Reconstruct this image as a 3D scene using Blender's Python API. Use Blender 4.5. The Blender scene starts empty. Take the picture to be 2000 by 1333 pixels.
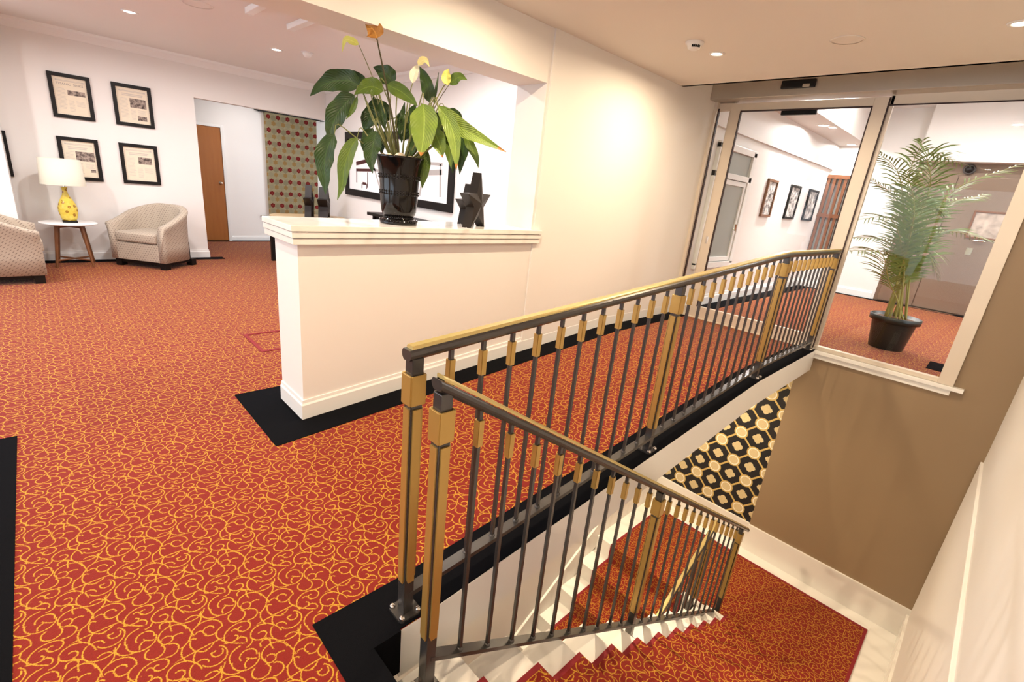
import bpy, bmesh, math, random
from mathutils import Vector, Matrix
random.seed(7)
PI = math.pi
scene = bpy.context.scene
col = scene.collection

# ------------------------------------------------------------------ camera
cam_d = bpy.data.cameras.new('camera')
cam_d.sensor_width = 36.0
cam_d.sensor_fit = 'HORIZONTAL'
cam_d.lens = 925.577 / 2000 * 36.0
cam_d.clip_start = 0.02
cam = bpy.data.objects.new('camera', cam_d)
col.objects.link(cam)
RGT = (0.71944796, -0.68736054, 0.09965001)
UPV = (0.14439988, 0.28836940, 0.94656841)
FWD = (0.67936979, 0.66661726, -0.30672156)
cam.matrix_world = Matrix(((RGT[0], UPV[0], -FWD[0], 0), (RGT[1], UPV[1], -FWD[1], 0),
                           (RGT[2], UPV[2], -FWD[2], 1.6), (0, 0, 0, 1)))
scene.camera = cam

# ------------------------------------------------------------------ world, daylight windows, exposure
world = bpy.data.worlds.new('daylight')
scene.world = world
world.use_nodes = True
bg = world.node_tree.nodes['Background']
bg.inputs[0].default_value = (0.80, 0.89, 1.0, 1)
bg.inputs[1].default_value = 6.0
vs = scene.view_settings
vs.view_transform = 'Standard'
vs.look = 'None'
vs.gamma = 1.0
vs.use_curve_mapping = False
vs.exposure = -0.55
scene.cycles.max_bounces = 7
scene.cycles.diffuse_bounces = 3
scene.cycles.glossy_bounces = 3

def area(name, loc, rot, sx, sy, power, color, shape='RECTANGLE', spread=PI, parent=None, portal=False):
    d = bpy.data.lights.new(name, 'AREA')
    d.shape = shape
    d.size = sx
    if shape in ('RECTANGLE', 'ELLIPSE'):
        d.size_y = sy
    d.energy = power
    d.color = color
    d.spread = spread
    if portal:
        d.cycles.is_portal = True
    o = bpy.data.objects.new(name, d)
    col.objects.link(o)
    o.location = loc
    o.rotation_euler = rot
    if parent:
        o.parent = parent
    return o

# sky light enters by the tall windows in the wall at the left, out of frame
area('window_portal', (-4.06, 1.45, 1.55), (0, -PI/2, 0), 2.3, 2.5, 1, (1, 1, 1), portal=True)
area('window_portal', (-4.06, 6.0, 1.55), (0, -PI/2, 0), 2.3, 4.6, 1, (1, 1, 1), portal=True)
WARM = (1.0, 0.79, 0.54)
NEUT = (1.0, 0.95, 0.94)

# ------------------------------------------------------------------ materials
def newmat(name):
    m = bpy.data.materials.new(name)
    m.use_nodes = True
    nt = m.node_tree
    b = nt.nodes['Principled BSDF']
    return m, nt, b

def N(nt, typ, **kw):
    n = nt.nodes.new(typ)
    for k, v in kw.items():
        setattr(n, k, v)
    return n

def math_n(nt, op, a, b=None, c=None, clamp=False):
    n = nt.nodes.new('ShaderNodeMath')
    n.operation = op
    n.use_clamp = clamp
    for i, v in enumerate((a, b, c)):
        if v is None:
            continue
        if isinstance(v, (int, float)):
            n.inputs[i].default_value = v
        else:
            nt.links.new(v, n.inputs[i])
    return n.outputs[0]

def vmath(nt, op, a, b=None):
    n = nt.nodes.new('ShaderNodeVectorMath')
    n.operation = op
    for i, v in enumerate((a, b)):
        if v is None:
            continue
        if isinstance(v, (tuple, list)):
            n.inputs[i].default_value = v
        else:
            nt.links.new(v, n.inputs[i])
    return n.outputs['Value'] if op in ('LENGTH', 'DOT_PRODUCT') else n.outputs[0]

def mixc(nt, fac, a, b):
    n = nt.nodes.new('ShaderNodeMix')
    n.data_type = 'RGBA'
    for idx, v in ((0, fac), (6, a), (7, b)):
        if isinstance(v, (int, float)):
            n.inputs[idx].default_value = v
        elif isinstance(v, tuple):
            n.inputs[idx].default_value = v if len(v) == 4 else (*v, 1)
        else:
            nt.links.new(v, n.inputs[idx])
    return n.outputs[2]

def pos_xyz(nt, kind='Position'):
    if kind == 'Position':
        v = N(nt, 'ShaderNodeNewGeometry').outputs['Position']
    else:
        v = N(nt, 'ShaderNodeTexCoord').outputs['Object']
    s = N(nt, 'ShaderNodeSeparateXYZ')
    nt.links.new(v, s.inputs[0])
    return v, s.outputs[0], s.outputs[1], s.outputs[2]

def noise(nt, vec, scale, detail=2.0, rough=0.5):
    n = N(nt, 'ShaderNodeTexNoise')
    n.inputs['Scale'].default_value = scale
    n.inputs['Detail'].default_value = detail
    n.inputs['Roughness'].default_value = rough
    if vec is not None:
        nt.links.new(vec, n.inputs['Vector'])
    return n.outputs[0]

def bump(nt, b, height, strength=0.2, dist=0.01):
    n = N(nt, 'ShaderNodeBump')
    n.inputs['Strength'].default_value = strength
    n.inputs['Distance'].default_value = dist
    nt.links.new(height, n.inputs['Height'])
    nt.links.new(n.outputs[0], b.inputs['Normal'])

MATS = {}
def plain(name, color, rough=0.5, metal=0.0, var=0.06, scale=6.0, spec=0.5, coat=0.0, bstr=0.0, bscale=200.0, sheen=0.0):
    if name in MATS:
        return MATS[name]
    m, nt, b = newmat(name)
    v, x, y, z = pos_xyz(nt, 'Object')
    f = noise(nt, v, scale, 3)
    dark = tuple(c * (1 - var) for c in color)
    lite = tuple(min(1, c * (1 + var)) for c in color)
    nt.links.new(mixc(nt, f, dark, lite), b.inputs['Base Color'])
    b.inputs['Roughness'].default_value = rough
    b.inputs['Metallic'].default_value = metal
    b.inputs['Specular IOR Level'].default_value = spec
    b.inputs['Coat Weight'].default_value = coat
    b.inputs['Sheen Weight'].default_value = sheen
    if bstr:
        bump(nt, b, noise(nt, v, bscale, 2), bstr, 0.002)
    MATS[name] = m
    return m

WALL = plain('wall_paint', (0.83, 0.80, 0.76), 0.55, var=0.012, scale=1.5, bstr=0.04, bscale=300)
CEIL = plain('ceiling_paint', (0.82, 0.77, 0.70), 0.7, var=0.012, scale=1.2)
TRIMW = plain('white_gloss_trim', (0.86, 0.85, 0.82), 0.3, var=0.01, scale=2)
TAUPE = plain('taupe_wall_paint', (0.27, 0.19, 0.112), 0.42, var=0.05, scale=1.6, bstr=0.05, bscale=250)
BLACKC = plain('black_border_carpet', (0.0045, 0.0047, 0.006), 0.95, var=0.4, scale=300, spec=0.04, bstr=0.4, bscale=600)
ALU = plain('champagne_aluminium', (0.74, 0.66, 0.55), 0.42, 0.35, var=0.02)
ALUD = plain('bronze_header_aluminium', (0.52, 0.47, 0.40), 0.36, 0.55, var=0.03)
GASK = plain('dark_gasket', (0.03, 0.012, 0.01), 0.5)
BLKPL = plain('black_plastic', (0.005, 0.005, 0.006), 0.4, spec=0.3)
BLKW = plain('black_stained_wood', (0.006, 0.0045, 0.004), 0.45, var=0.2, scale=20, spec=0.25)
GOLD = plain('gold_anodised_panel', (0.50, 0.325, 0.095), 0.34, 0.6, var=0.05, scale=25)
GOLDC = plain('gold_polished_cap', (0.62, 0.49, 0.20), 0.26, 0.5, var=0.04, scale=12)
GUN = plain('gunmetal_enamel', (0.085, 0.08, 0.078), 0.26, 0.6, var=0.08, scale=20)
CHROME = plain('polished_chrome', (0.75, 0.72, 0.68), 0.12, 1.0, var=0.02)
BIND = plain('red_carpet_binding', (0.20, 0.006, 0.010), 0.85, var=0.1, scale=200)
PAPER = plain('aged_newsprint', (0.80, 0.70, 0.54), 0.7, var=0.05, scale=30)
INK = plain('faded_ink', (0.30, 0.26, 0.24), 0.8)
INKL = plain('pale_print_lines', (0.60, 0.53, 0.45), 0.8)
WHITEP = plain('white_art_paper', (0.92, 0.91, 0.90), 0.6, var=0.01)
CREAMSH = plain('cream_lamp_shade', (0.70, 0.66, 0.54), 0.8, var=0.02, scale=60)
WALNUT = plain('walnut_leg', (0.17, 0.065, 0.022), 0.4, var=0.25, scale=14)
WHITETOP = plain('white_laminate', (0.86, 0.84, 0.82), 0.25, var=0.01)
TANWOOD = plain('pale_slab_timber', (0.62, 0.45, 0.25), 0.4, var=0.18, scale=8)
POTBLK = plain('black_glazed_ceramic', (0.004, 0.0035, 0.0035), 0.08, var=0.2, scale=10, spec=0.4)
STARM = plain('dark_bronze_star', (0.014, 0.009, 0.0065), 0.45, 0.0, var=0.2, scale=10, spec=0.3)
PEBB = plain('cream_pebble', (0.80, 0.68, 0.50), 0.5, var=0.08, scale=30)
SOIL = plain('bark_mulch', (0.13, 0.055, 0.02), 0.95, var=0.5, scale=60, bstr=0.8, bscale=80)
PLASPOT = plain('dark_green_plastic_pot', (0.018, 0.022, 0.019), 0.35, var=0.15)
STEEL = plain('brushed_taupe_steel', (0.25, 0.18, 0.13), 0.25, 0.35, var=0.03, scale=3)
STONEF = plain('lower_floor_stone', (0.45, 0.40, 0.34), 0.3, var=0.1)
GREYGL = plain('frosted_grey_glazing', (0.34, 0.36, 0.33), 0.3, var=0.12, scale=4)
BRASS = plain('satin_nickel', (0.70, 0.64, 0.52), 0.22, 1.0)
PALMSTEM = plain('palm_cane', (0.33, 0.30, 0.08), 0.5, var=0.2, scale=15)
PALMLEAF = plain('palm_leaflet_green', (0.21, 0.29, 0.07), 0.45, var=0.45, scale=9, spec=0.5)
DARKCORE = plain('dark_bronze_core', (0.05, 0.022, 0.010), 0.4, 0.4)

# one repeat of the scroll motif as circular arcs: centre x, centre y, radius, mid angle, half span (metres, radians)
SCROLL_ARCS = [(0.2959,1.6562,0.0253,1.5114,1.8457),(0.2852,1.6462,0.0402,4.587,1.7191),(0.2856,1.6685,0.0426,2.5036,0.8812),(0.6189,1.5603,0.1498,3.8286,0.3082),(0.5122,1.5154,0.034,2.6548,0.7997),(0.4589,1.559,0.0457,1.4049,1.594),(0.3634,1.5836,0.0497,5.506,0.419),(0.4323,1.5054,0.0585,3.1067,0.501),(0.3217,1.4061,0.0923,0.5298,0.3684),(0.453,1.4395,0.0386,5.3765,1.7816),(0.4654,1.4487,0.0166,4.5993,1.9642),(0.4527,1.4721,0.0169,4.875,0.1041),(0.2997,1.6197,0.024,2.4894,0.7592),(0.3327,1.6788,0.0516,4.0435,0.1169),(0.4351,1.5584,0.0133,1.2242,1.0782),(0.4638,1.5589,0.0165,2.0041,1.9782),(0.4695,1.5514,0.0208,4.4812,0.9756),(0.4117,1.5401,0.0131,1.3381,0.7462),(0.4533,1.5262,0.0506,3.5818,0.864),(0.439,1.5082,0.0286,5.1932,0.4243),(0.4966,0.6029,0.8961,1.6492,0.0102),(0.4604,1.4564,0.0613,2.8319,0.3477),(0.4159,1.4304,0.0203,0.9833,0.9219),(0.428,1.4133,0.0488,4.1532,1.7866),(0.4311,1.3616,0.0232,1.3254,0.9593),(0.2579,1.6562,0.042,3.7983,0.962),(0.4071,1.6405,0.0503,5.9567,0.4936),(0.3485,1.5996,0.0166,5.4513,2.5589),(0.3673,1.6157,0.0398,1.7166,1.7175),(0.2164,1.5553,0.2034,0.22,0.0813),(0.3793,1.5845,0.021,1.606,0.7099),(0.3536,1.6689,0.0157,1.3039,2.0338),(0.4815,1.6454,0.1147,3.0746,0.032),(0.3109,1.5728,0.0266,4.6362,2.2965),(0.288,1.6018,0.011,5.2548,0.1191),(0.3478,1.5517,0.0257,5.9544,1.7133),(0.3021,1.4884,0.0514,2.1312,1.2677),(0.3168,1.511,0.0215,5.4396,1.5363),(0.3079,1.5079,0.0098,2.71,1.5524),(0.2874,1.5116,0.0089,1.3805,1.0869),(0.2751,1.5197,0.0484,4.6733,0.4649),(0.29,1.4534,0.02,0.3558,0.8919),(0.2809,1.483,0.0094,0.0971,1.1088),(0.3588,1.4496,0.0352,2.2244,1.287),(0.3018,1.4419,0.0222,5.3762,0.6248),(0.3571,1.454,0.0339,4.1773,0.618),(0.3556,1.4379,0.0146,0.3563,1.6799),(0.3189,1.3457,0.081,0.9074,0.1954)]

def carpet_mat(name, red, gold):
    m, nt, b = newmat(name)
    v, x, y, z = pos_xyz(nt)
    u = math_n(nt, 'SUBTRACT', x, z)
    TX, TY, SK = 0.2435, 0.2715, 0.012 / 0.2435
    yy = math_n(nt, 'MULTIPLY_ADD', u, SK, y)
    cmb = N(nt, 'ShaderNodeCombineXYZ')
    nt.links.new(u, cmb.inputs[0]); nt.links.new(yy, cmb.inputs[1])
    P = cmb.outputs[0]
    acc = None
    for (cx, cy, r, am, ah) in SCROLL_ARCS:
        mx, my = cx + r * math.cos(am), cy + r * math.sin(am)
        q = vmath(nt, 'SUBTRACT', P, (mx, my + SK * mx, 0))
        w = nt.nodes.new('ShaderNodeVectorMath'); w.operation = 'WRAP'
        nt.links.new(q, w.inputs[0]); w.inputs[1].default_value = (TX / 2, TY / 2, 1); w.inputs[2].default_value = (-TX / 2, -TY / 2, -1)
        w2 = vmath(nt, 'ADD', w.outputs[0], (mx - cx, my - cy, 0))
        ln = vmath(nt, 'LENGTH', w2)
        d = math_n(nt, 'ABSOLUTE', math_n(nt, 'SUBTRACT', ln, r))
        dn = vmath(nt, 'DOT_PRODUCT', w2, (-math.cos(am), -math.sin(am), 0))
        pen = math_n(nt, 'MULTIPLY_ADD', ln, math.cos(ah), dn)
        d = math_n(nt, 'MAXIMUM', d, pen)
        acc = d if acc is None else math_n(nt, 'MINIMUM', acc, d)
    tuft = noise(nt, v, 210.0, 2)
    wid = math_n(nt, 'MULTIPLY_ADD', math_n(nt, 'SUBTRACT', tuft, 0.5), -0.0075, acc)
    ss = N(nt, 'ShaderNodeMapRange', interpolation_type='SMOOTHSTEP')
    ss.inputs['From Min'].default_value = 0.0034; ss.inputs['From Max'].default_value = 0.0006
    nt.links.new(wid, ss.inputs['Value'])
    base = mixc(nt, tuft, tuple(c * 0.75 for c in red), tuple(c * 1.25 for c in red))
    gl = mixc(nt, noise(nt, v, 150.0, 1), tuple(c * 0.6 for c in gold), tuple(min(1, c * 1.45) for c in gold))
    nt.links.new(mixc(nt, ss.outputs[0], base, gl), b.inputs['Base Color'])
    b.inputs['Roughness'].default_value = 0.9
    b.inputs['Specular IOR Level'].default_value = 0.15
    b.inputs['Sheen Weight'].default_value = 0.16
    b.inputs['Sheen Roughness'].default_value = 0.35
    bump(nt, b, tuft, 0.5, 0.004)
    return m
CARPET = carpet_mat('red_scroll_carpet', (0.185, 0.016, 0.010), (0.47, 0.25, 0.028))

def marble_mat():
    m, nt, b = newmat('white_marble')
    v, x, y, z = pos_xyz(nt)
    n1 = noise(nt, v, 2.2, 5, 0.6)
    w = N(nt, 'ShaderNodeTexWave'); w.inputs['Scale'].default_value = 1.4; w.inputs['Distortion'].default_value = 9.0
    w.inputs['Detail'].default_value = 3.0
    nt.links.new(v, w.inputs['Vector'])
    vein = math_n(nt, 'POWER', w.outputs[1], 6.0)
    vein = math_n(nt, 'MULTIPLY', vein, n1, clamp=True)
    c = mixc(nt, n1, (0.80, 0.775, 0.72), (0.88, 0.86, 0.82))
    nt.links.new(mixc(nt, math_n(nt, 'MULTIPLY', vein, 0.55), c, (0.60, 0.57, 0.52)), b.inputs['Base Color'])
    b.inputs['Roughness'].default_value = 0.12
    return m
MARBLE = marble_mat()

def wallpaper_mat():
    m, nt, b = newmat('octagon_wallpaper')
    v, x, y, z = pos_xyz(nt)
    u = math_n(nt, 'DIVIDE', math_n(nt, 'SUBTRACT', y, 1.462), 0.2035)
    w = math_n(nt, 'DIVIDE', math_n(nt, 'ADD', z, 0.831), 0.2015)
    s = math_n(nt, 'MULTIPLY', math_n(nt, 'ADD', u, w), 0.5)
    t = math_n(nt, 'MULTIPLY', math_n(nt, 'SUBTRACT', u, w), 0.5)
    fs = math_n(nt, 'SUBTRACT', math_n(nt, 'FRACT', math_n(nt, 'ADD', s, 20.0)), 0.5)
    ft = math_n(nt, 'SUBTRACT', math_n(nt, 'FRACT', math_n(nt, 'ADD', t, 20.0)), 0.5)
    as_ = math_n(nt, 'ABSOLUTE', fs); at_ = math_n(nt, 'ABSOLUTE', ft)
    mx = math_n(nt, 'MAXIMUM', as_, at_)
    line = math_n(nt, 'GREATER_THAN', mx, 0.462)
    cs = math_n(nt, 'SUBTRACT', 0.5, as_); ct = math_n(nt, 'SUBTRACT', 0.5, at_)
    rc = math_n(nt, 'SQRT', math_n(nt, 'ADD', math_n(nt, 'MULTIPLY', cs, cs), math_n(nt, 'MULTIPLY', ct, ct)))
    disc = math_n(nt, 'LESS_THAN', rc, 0.29)
    ring = math_n(nt, 'LESS_THAN', math_n(nt, 'ABSOLUTE', math_n(nt, 'SUBTRACT', rc, 0.21)), 0.022)
    core = math_n(nt, 'LESS_THAN', rc, 0.19)
    nb = math_n(nt, 'MULTIPLY', math_n(nt, 'SINE', math_n(nt, 'MULTIPLY', math_n(nt, 'ADD', as_, at_), 42.0)), 0.012)
    sq = math_n(nt, 'LESS_THAN', math_n(nt, 'ADD', mx, nb), 0.185)
    gold = (0.56, 0.40, 0.13); cream = (0.80, 0.70, 0.46); white = (0.84, 0.80, 0.68); blk = (0.006, 0.006, 0.008)
    sp = noise(nt, v, 90, 2)
    tan = mixc(nt, sp, (0.50, 0.38, 0.18), (0.72, 0.62, 0.38))
    c = mixc(nt, sq, blk, tan)
    c = mixc(nt, line, c, gold)
    c = mixc(nt, disc, c, (0.52, 0.37, 0.12))
    c = mixc(nt, core, c, tan)
    c = mixc(nt, ring, c, white)
    nt.links.new(c, b.inputs['Base Color'])
    b.inputs['Roughness'].default_value = 0.6
    return m
WPAPER = wallpaper_mat()

def glass_mat(name, tint=(0.97, 0.98, 0.97), refl=0.9):
    m, nt, b = newmat(name)
    nt.nodes.remove(b)
    out = nt.nodes['Material Output']
    tr = N(nt, 'ShaderNodeBsdfTransparent'); tr.inputs[0].default_value = (*tint, 1)
    gl = N(nt, 'ShaderNodeBsdfGlossy'); gl.inputs['Roughness'].default_value = 0.01
    fr = N(nt, 'ShaderNodeFresnel'); fr.inputs[0].default_value = 1.45
    mx = N(nt, 'ShaderNodeMixShader')
    nt.links.new(math_n(nt, 'MULTIPLY', fr.outputs[0], refl), mx.inputs[0])
    nt.links.new(tr.outputs[0], mx.inputs[1]); nt.links.new(gl.outputs[0], mx.inputs[2])
    nt.links.new(mx.outputs[0], out.inputs[0])
    return m
GLASS = glass_mat('clear_glass', refl=0.38)

def emit_mat(name, color, strength):
    m, nt, b = newmat(name)
    b.inputs['Base Color'].default_value = (*color, 1)
    b.inputs['Emission Color'].default_value = (*color, 1)
    b.inputs['Emission Strength'].default_value = strength
    return m
LENS_W = emit_mat('warm_lamp_lens', (1.0, 0.86, 0.66), 30.0)
LENS_N = emit_mat('neutral_lamp_lens', (1.0, 0.94, 0.86), 30.0)

def fabric_mat():
    m, nt, b = newmat('beige_dotted_upholstery')
    v, x, y, z = pos_xyz(nt, 'Object')
    u = math_n(nt, 'DIVIDE', math_n(nt, 'ADD', x, y), 0.040)
    w = math_n(nt, 'DIVIDE', math_n(nt, 'MULTIPLY_ADD', y, 0.6, z), 0.030)
    row = math_n(nt, 'FLOOR', w)
    us = math_n(nt, 'FRACT', math_n(nt, 'ADD', math_n(nt, 'MULTIPLY_ADD', row, 0.5, u), 100.0))
    wf = math_n(nt, 'SUBTRACT', math_n(nt, 'FRACT', math_n(nt, 'ADD', w, 100.0)), 0.5)
    uf = math_n(nt, 'SUBTRACT', us, 0.5)
    d = math_n(nt, 'ADD', math_n(nt, 'ABSOLUTE', math_n(nt, 'ADD', uf, math_n(nt, 'MULTIPLY', wf, 0.5))), math_n(nt, 'MULTIPLY', math_n(nt, 'ABSOLUTE', wf), 1.6))
    dot = math_n(nt, 'LESS_THAN', d, 0.30)
    f = noise(nt, v, 120, 2)
    base = mixc(nt, f, (0.36, 0.295, 0.22), (0.50, 0.42, 0.33))
    nt.links.new(mixc(nt, math_n(nt, 'MULTIPLY', dot, 0.75), base, (0.10, 0.06, 0.05)), b.inputs['Base Color'])
    b.inputs['Roughness'].default_value = 0.9
    b.inputs['Sheen Weight'].default_value = 0.1
    return m
FABRIC = fabric_mat()

def tapestry_mat():
    m, nt, b = newmat('floral_tapestry')
    v, x, y, z = pos_xyz(nt)
    def grid(ox, oz):
        u = math_n(nt, 'DIVIDE', math_n(nt, 'SUBTRACT', x, 3.57 + ox), 0.186)
        w = math_n(nt, 'DIVIDE', math_n(nt, 'SUBTRACT', z, 2.46 + oz), 0.245)
        fu = math_n(nt, 'SUBTRACT', math_n(nt, 'FRACT', math_n(nt, 'ADD', u, 20.5)), 0.5)
        fw = math_n(nt, 'SUBTRACT', math_n(nt, 'FRACT', math_n(nt, 'ADD', w, 20.5)), 0.5)
        fu = math_n(nt, 'MULTIPLY', fu, 0.186); fw = math_n(nt, 'MULTIPLY', fw, 0.245)
        r = math_n(nt, 'SQRT', math_n(nt, 'ADD', math_n(nt, 'MULTIPLY', fu, fu), math_n(nt, 'MULTIPLY', fw, fw)))
        th = math_n(nt, 'ARCTAN2', fw, fu)
        pet = math_n(nt, 'MULTIPLY', math_n(nt, 'COSINE', math_n(nt, 'MULTIPLY', th, 6.0)), 0.005)
        return math_n(nt, 'ADD', r, pet)
    f = noise(nt, v, 22, 3)
    base = mixc(nt, f, (0.40, 0.32, 0.17), (0.60, 0.51, 0.31))
    r1 = grid(0, 0); r2 = grid(0.093, -0.12); r3 = grid(-0.09, -0.02); r4 = grid(0.0, -0.12)
    c = mixc(nt, math_n(nt, 'LESS_THAN', r3, 0.052), base, (0.37, 0.31, 0.18))
    c = mixc(nt, math_n(nt, 'LESS_THAN', r4, 0.045), c, (0.45, 0.38, 0.23))
    c = mixc(nt, math_n(nt, 'LESS_THAN', r2, 0.042), c, (0.46, 0.27, 0.09))
    c = mixc(nt, math_n(nt, 'LESS_THAN', r1, 0.042), c, (0.25, 0.014, 0.012))
    c = mixc(nt, math_n(nt, 'LESS_THAN', r1, 0.012), c, (0.38, 0.06, 0.03))
    nt.links.new(c, b.inputs['Base Color'])
    b.inputs['Roughness'].default_value = 0.9
    return m
TAPESTRY = tapestry_mat()

def wood_mat(name, c1, c2, axis='z', scale=9.0, rough=0.35):
    m, nt, b = newmat(name)
    v, x, y, z = pos_xyz(nt, 'Object')
    mp = N(nt, 'ShaderNodeMapping')
    mp.inputs['Scale'].default_value = {'z': (scale, scale, 0.6), 'x': (0.6, scale, scale), 'y': (scale, 0.6, scale)}[axis]
    nt.links.new(v, mp.inputs[0])
    nt.links.new(mixc(nt, noise(nt, mp.outputs[0], 2.5, 5, 0.6), c1, c2), b.inputs['Base Color'])
    b.inputs['Roughness'].default_value = rough
    return m
DOORWOOD = wood_mat('orange_veneer', (0.30, 0.095, 0.018), (0.42, 0.16, 0.035))
SCREENW = wood_mat('brown_screen_timber', (0.13, 0.045, 0.018), (0.24, 0.09, 0.035))

def lamp_ceramic():
    m, nt, b = newmat('yellow_spotted_ceramic')
    v, x, y, z = pos_xyz(nt, 'Object')
    vo = N(nt, 'ShaderNodeTexVoronoi', voronoi_dimensions='3D', feature='F1')
    vo.inputs['Scale'].default_value = 19.0
    nt.links.new(v, vo.inputs['Vector'])
    d = vo.outputs['Distance']
    f = noise(nt, v, 40, 3)
    base = mixc(nt, f, (0.55, 0.38, 0.02), (0.78, 0.62, 0.12))
    sp = math_n(nt, 'LESS_THAN', math_n(nt, 'ABSOLUTE', math_n(nt, 'SUBTRACT', d, 0.20)), 0.13)
    nt.links.new(mixc(nt, math_n(nt, 'MULTIPLY', sp, 0.8), base, (0.24, 0.075, 0.01)), b.inputs['Base Color'])
    b.inputs['Roughness'].default_value = 0.12
    return m
LAMPC = lamp_ceramic()

def leaf_mat(name, c1, c2, tip=None):
    m, nt, b = newmat(name)
    uv = N(nt, 'ShaderNodeUVMap')
    s = N(nt, 'ShaderNodeSeparateXYZ'); nt.links.new(uv.outputs[0], s.inputs[0])
    u, w = s.outputs[0], s.outputs[1]      # u along the blade, w across (-1..1 mapped to 0..1)
    ac = math_n(nt, 'ABSOLUTE', math_n(nt, 'SUBTRACT', w, 0.5))
    vein = math_n(nt, 'SINE', math_n(nt, 'MULTIPLY', math_n(nt, 'SUBTRACT', u, math_n(nt, 'MULTIPLY', ac, 0.55)), 95.0))
    vn = math_n(nt, 'MULTIPLY_ADD', vein, 0.5, 0.5)
    v, x, y, z = pos_xyz(nt)
    f = noise(nt, v, 14, 3)
    c = mixc(nt, f, c1, c2)
    mid = math_n(nt, 'LESS_THAN', ac, 0.025)
    c = mixc(nt, math_n(nt, 'MULTIPLY', mid, 0.5), c, tuple(min(1, q * 1.7) for q in c2))
    if tip:
        c = mixc(nt, math_n(nt, 'GREATER_THAN', math_n(nt, 'ADD', u, math_n(nt, 'MULTIPLY', f, 0.06)), 0.93), c, tip)
    nt.links.new(c, b.inputs['Base Color'])
    b.inputs['Roughness'].default_value = 0.36
    b.inputs['Specular IOR Level'].default_value = 0.32
    bump(nt, b, vn, 0.35, 0.004)
    return m
LEAFM = {'g1': leaf_mat('deep_green_leaf', (0.014, 0.036, 0.007), (0.036, 0.078, 0.014)),
         'g2': leaf_mat('mid_green_leaf', (0.045, 0.095, 0.012), (0.12, 0.18, 0.022)),
         'g3': leaf_mat('bright_green_leaf', (0.11, 0.19, 0.025), (0.24, 0.33, 0.06), tip=(0.42, 0.17, 0.03)),
         'y1': leaf_mat('yellow_spathe', (0.62, 0.62, 0.10), (0.72, 0.68, 0.20)),
         'y2': leaf_mat('pale_yellow_spathe', (0.75, 0.66, 0.24), (0.82, 0.74, 0.36)),
         'w1': leaf_mat('cream_spathe', (0.78, 0.74, 0.52), (0.84, 0.80, 0.62)),
         'b1': leaf_mat('withered_brown_spathe', (0.36, 0.12, 0.015), (0.62, 0.34, 0.08)),
         's1': plain('dark_flower_stem', (0.05, 0.045, 0.014), 0.5, var=0.3),
         's2': plain('green_flower_stem', (0.16, 0.17, 0.045), 0.5, var=0.3)}

def photo_mat(name, dark, lite, scale=30.0):
    m, nt, b = newmat(name)
    v, x, y, z = pos_xyz(nt)
    f = noise(nt, v, scale, 4, 0.65)
    r = N(nt, 'ShaderNodeMapRange'); r.inputs['From Min'].default_value = 0.38; r.inputs['From Max'].default_value = 0.62
    nt.links.new(f, r.inputs['Value'])
    nt.links.new(mixc(nt, r.outputs[0], dark, lite), b.inputs['Base Color'])
    b.inputs['Roughness'].default_value = 0.6
    return m
PHOTO_S = photo_mat('sepia_newsphoto', (0.05, 0.03, 0.025), (0.42, 0.33, 0.27), 26)
PHOTO_M = photo_mat('monochrome_photo', (0.03, 0.025, 0.025), (0.80, 0.76, 0.72), 14)
SKETCH = photo_mat('faded_landscape_print', (0.30, 0.24, 0.19), (0.55, 0.46, 0.37), 9)

# ------------------------------------------------------------------ mesh helpers
ORG = {}
def tag(o, label=None, cat=None, group=None, kind=None):
    if label: o['label'] = label
    if cat: o['category'] = cat
    if group: o['group'] = group
    if kind: o['kind'] = kind
    return o

def thing(name, label, cat, loc=(0, 0, 0), rz=0.0, group=None, kind=None):
    o = bpy.data.objects.new(name, None)
    o.empty_display_size = 0.1
    col.objects.link(o)
    o.location = loc
    o.rotation_euler = (0, 0, rz)
    ORG[o] = Vector(loc)
    return tag(o, label, cat, group, kind)

def mesh_of(name, bm, mat, smooth=False):
    me = bpy.data.meshes.new(name)
    bm.normal_update()
    bm.to_mesh(me)
    bm.free()
    for mm in (mat if isinstance(mat, (list, tuple)) else [mat]):
        me.materials.append(mm)
    if smooth:
        me.polygons.foreach_set('use_smooth', [True] * len(me.polygons))
    return me

def link(name, me, parent=None, loc=(0, 0, 0)):
    o = bpy.data.objects.new(name, me)
    col.objects.link(o)
    o.location = loc
    if parent:
        o.parent = parent
        ORG[o] = ORG.get(parent, Vector())
    else:
        ORG[o] = Vector(loc)
    return o

def mk(name, bm, mat, parent=None, smooth=False, local=False):
    """world-space mesh; made relative to its thing's base unless local"""
    if parent is not None and not local:
        bmesh.ops.translate(bm, verts=bm.verts, vec=-ORG[parent])
    if parent is None and not local:
        # put the origin at the base centre of the mesh
        xs = [v.co for v in bm.verts]
        c = Vector(((min(v.x for v in xs) + max(v.x for v in xs)) / 2, (min(v.y for v in xs) + max(v.y for v in xs)) / 2, min(v.z for v in xs)))
        bmesh.ops.translate(bm, verts=bm.verts, vec=-c)
        return link(name, mesh_of(name, bm, mat, smooth), None, c)
    return link(name, mesh_of(name, bm, mat, smooth), parent)

def box(bm, x0, x1, y0, y1, z0, z1, bev=0.0):
    r = bmesh.ops.create_cube(bm, size=1.0)
    vs_ = r['verts']
    for v in vs_:
        v.co = Vector(((x0 + x1) / 2 + v.co.x * (x1 - x0), (y0 + y1) / 2 + v.co.y * (y1 - y0), (z0 + z1) / 2 + v.co.z * (z1 - z0)))
    if bev > 0:
        es = list({e for v in vs_ for e in v.link_edges})
        bmesh.ops.bevel(bm, geom=es, offset=bev, segments=2, profile=0.6, affect='EDGES')
    return vs_

def B(*a, bev=0.0):
    bm = bmesh.new()
    box(bm, *a, bev=bev)
    return bm

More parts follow.
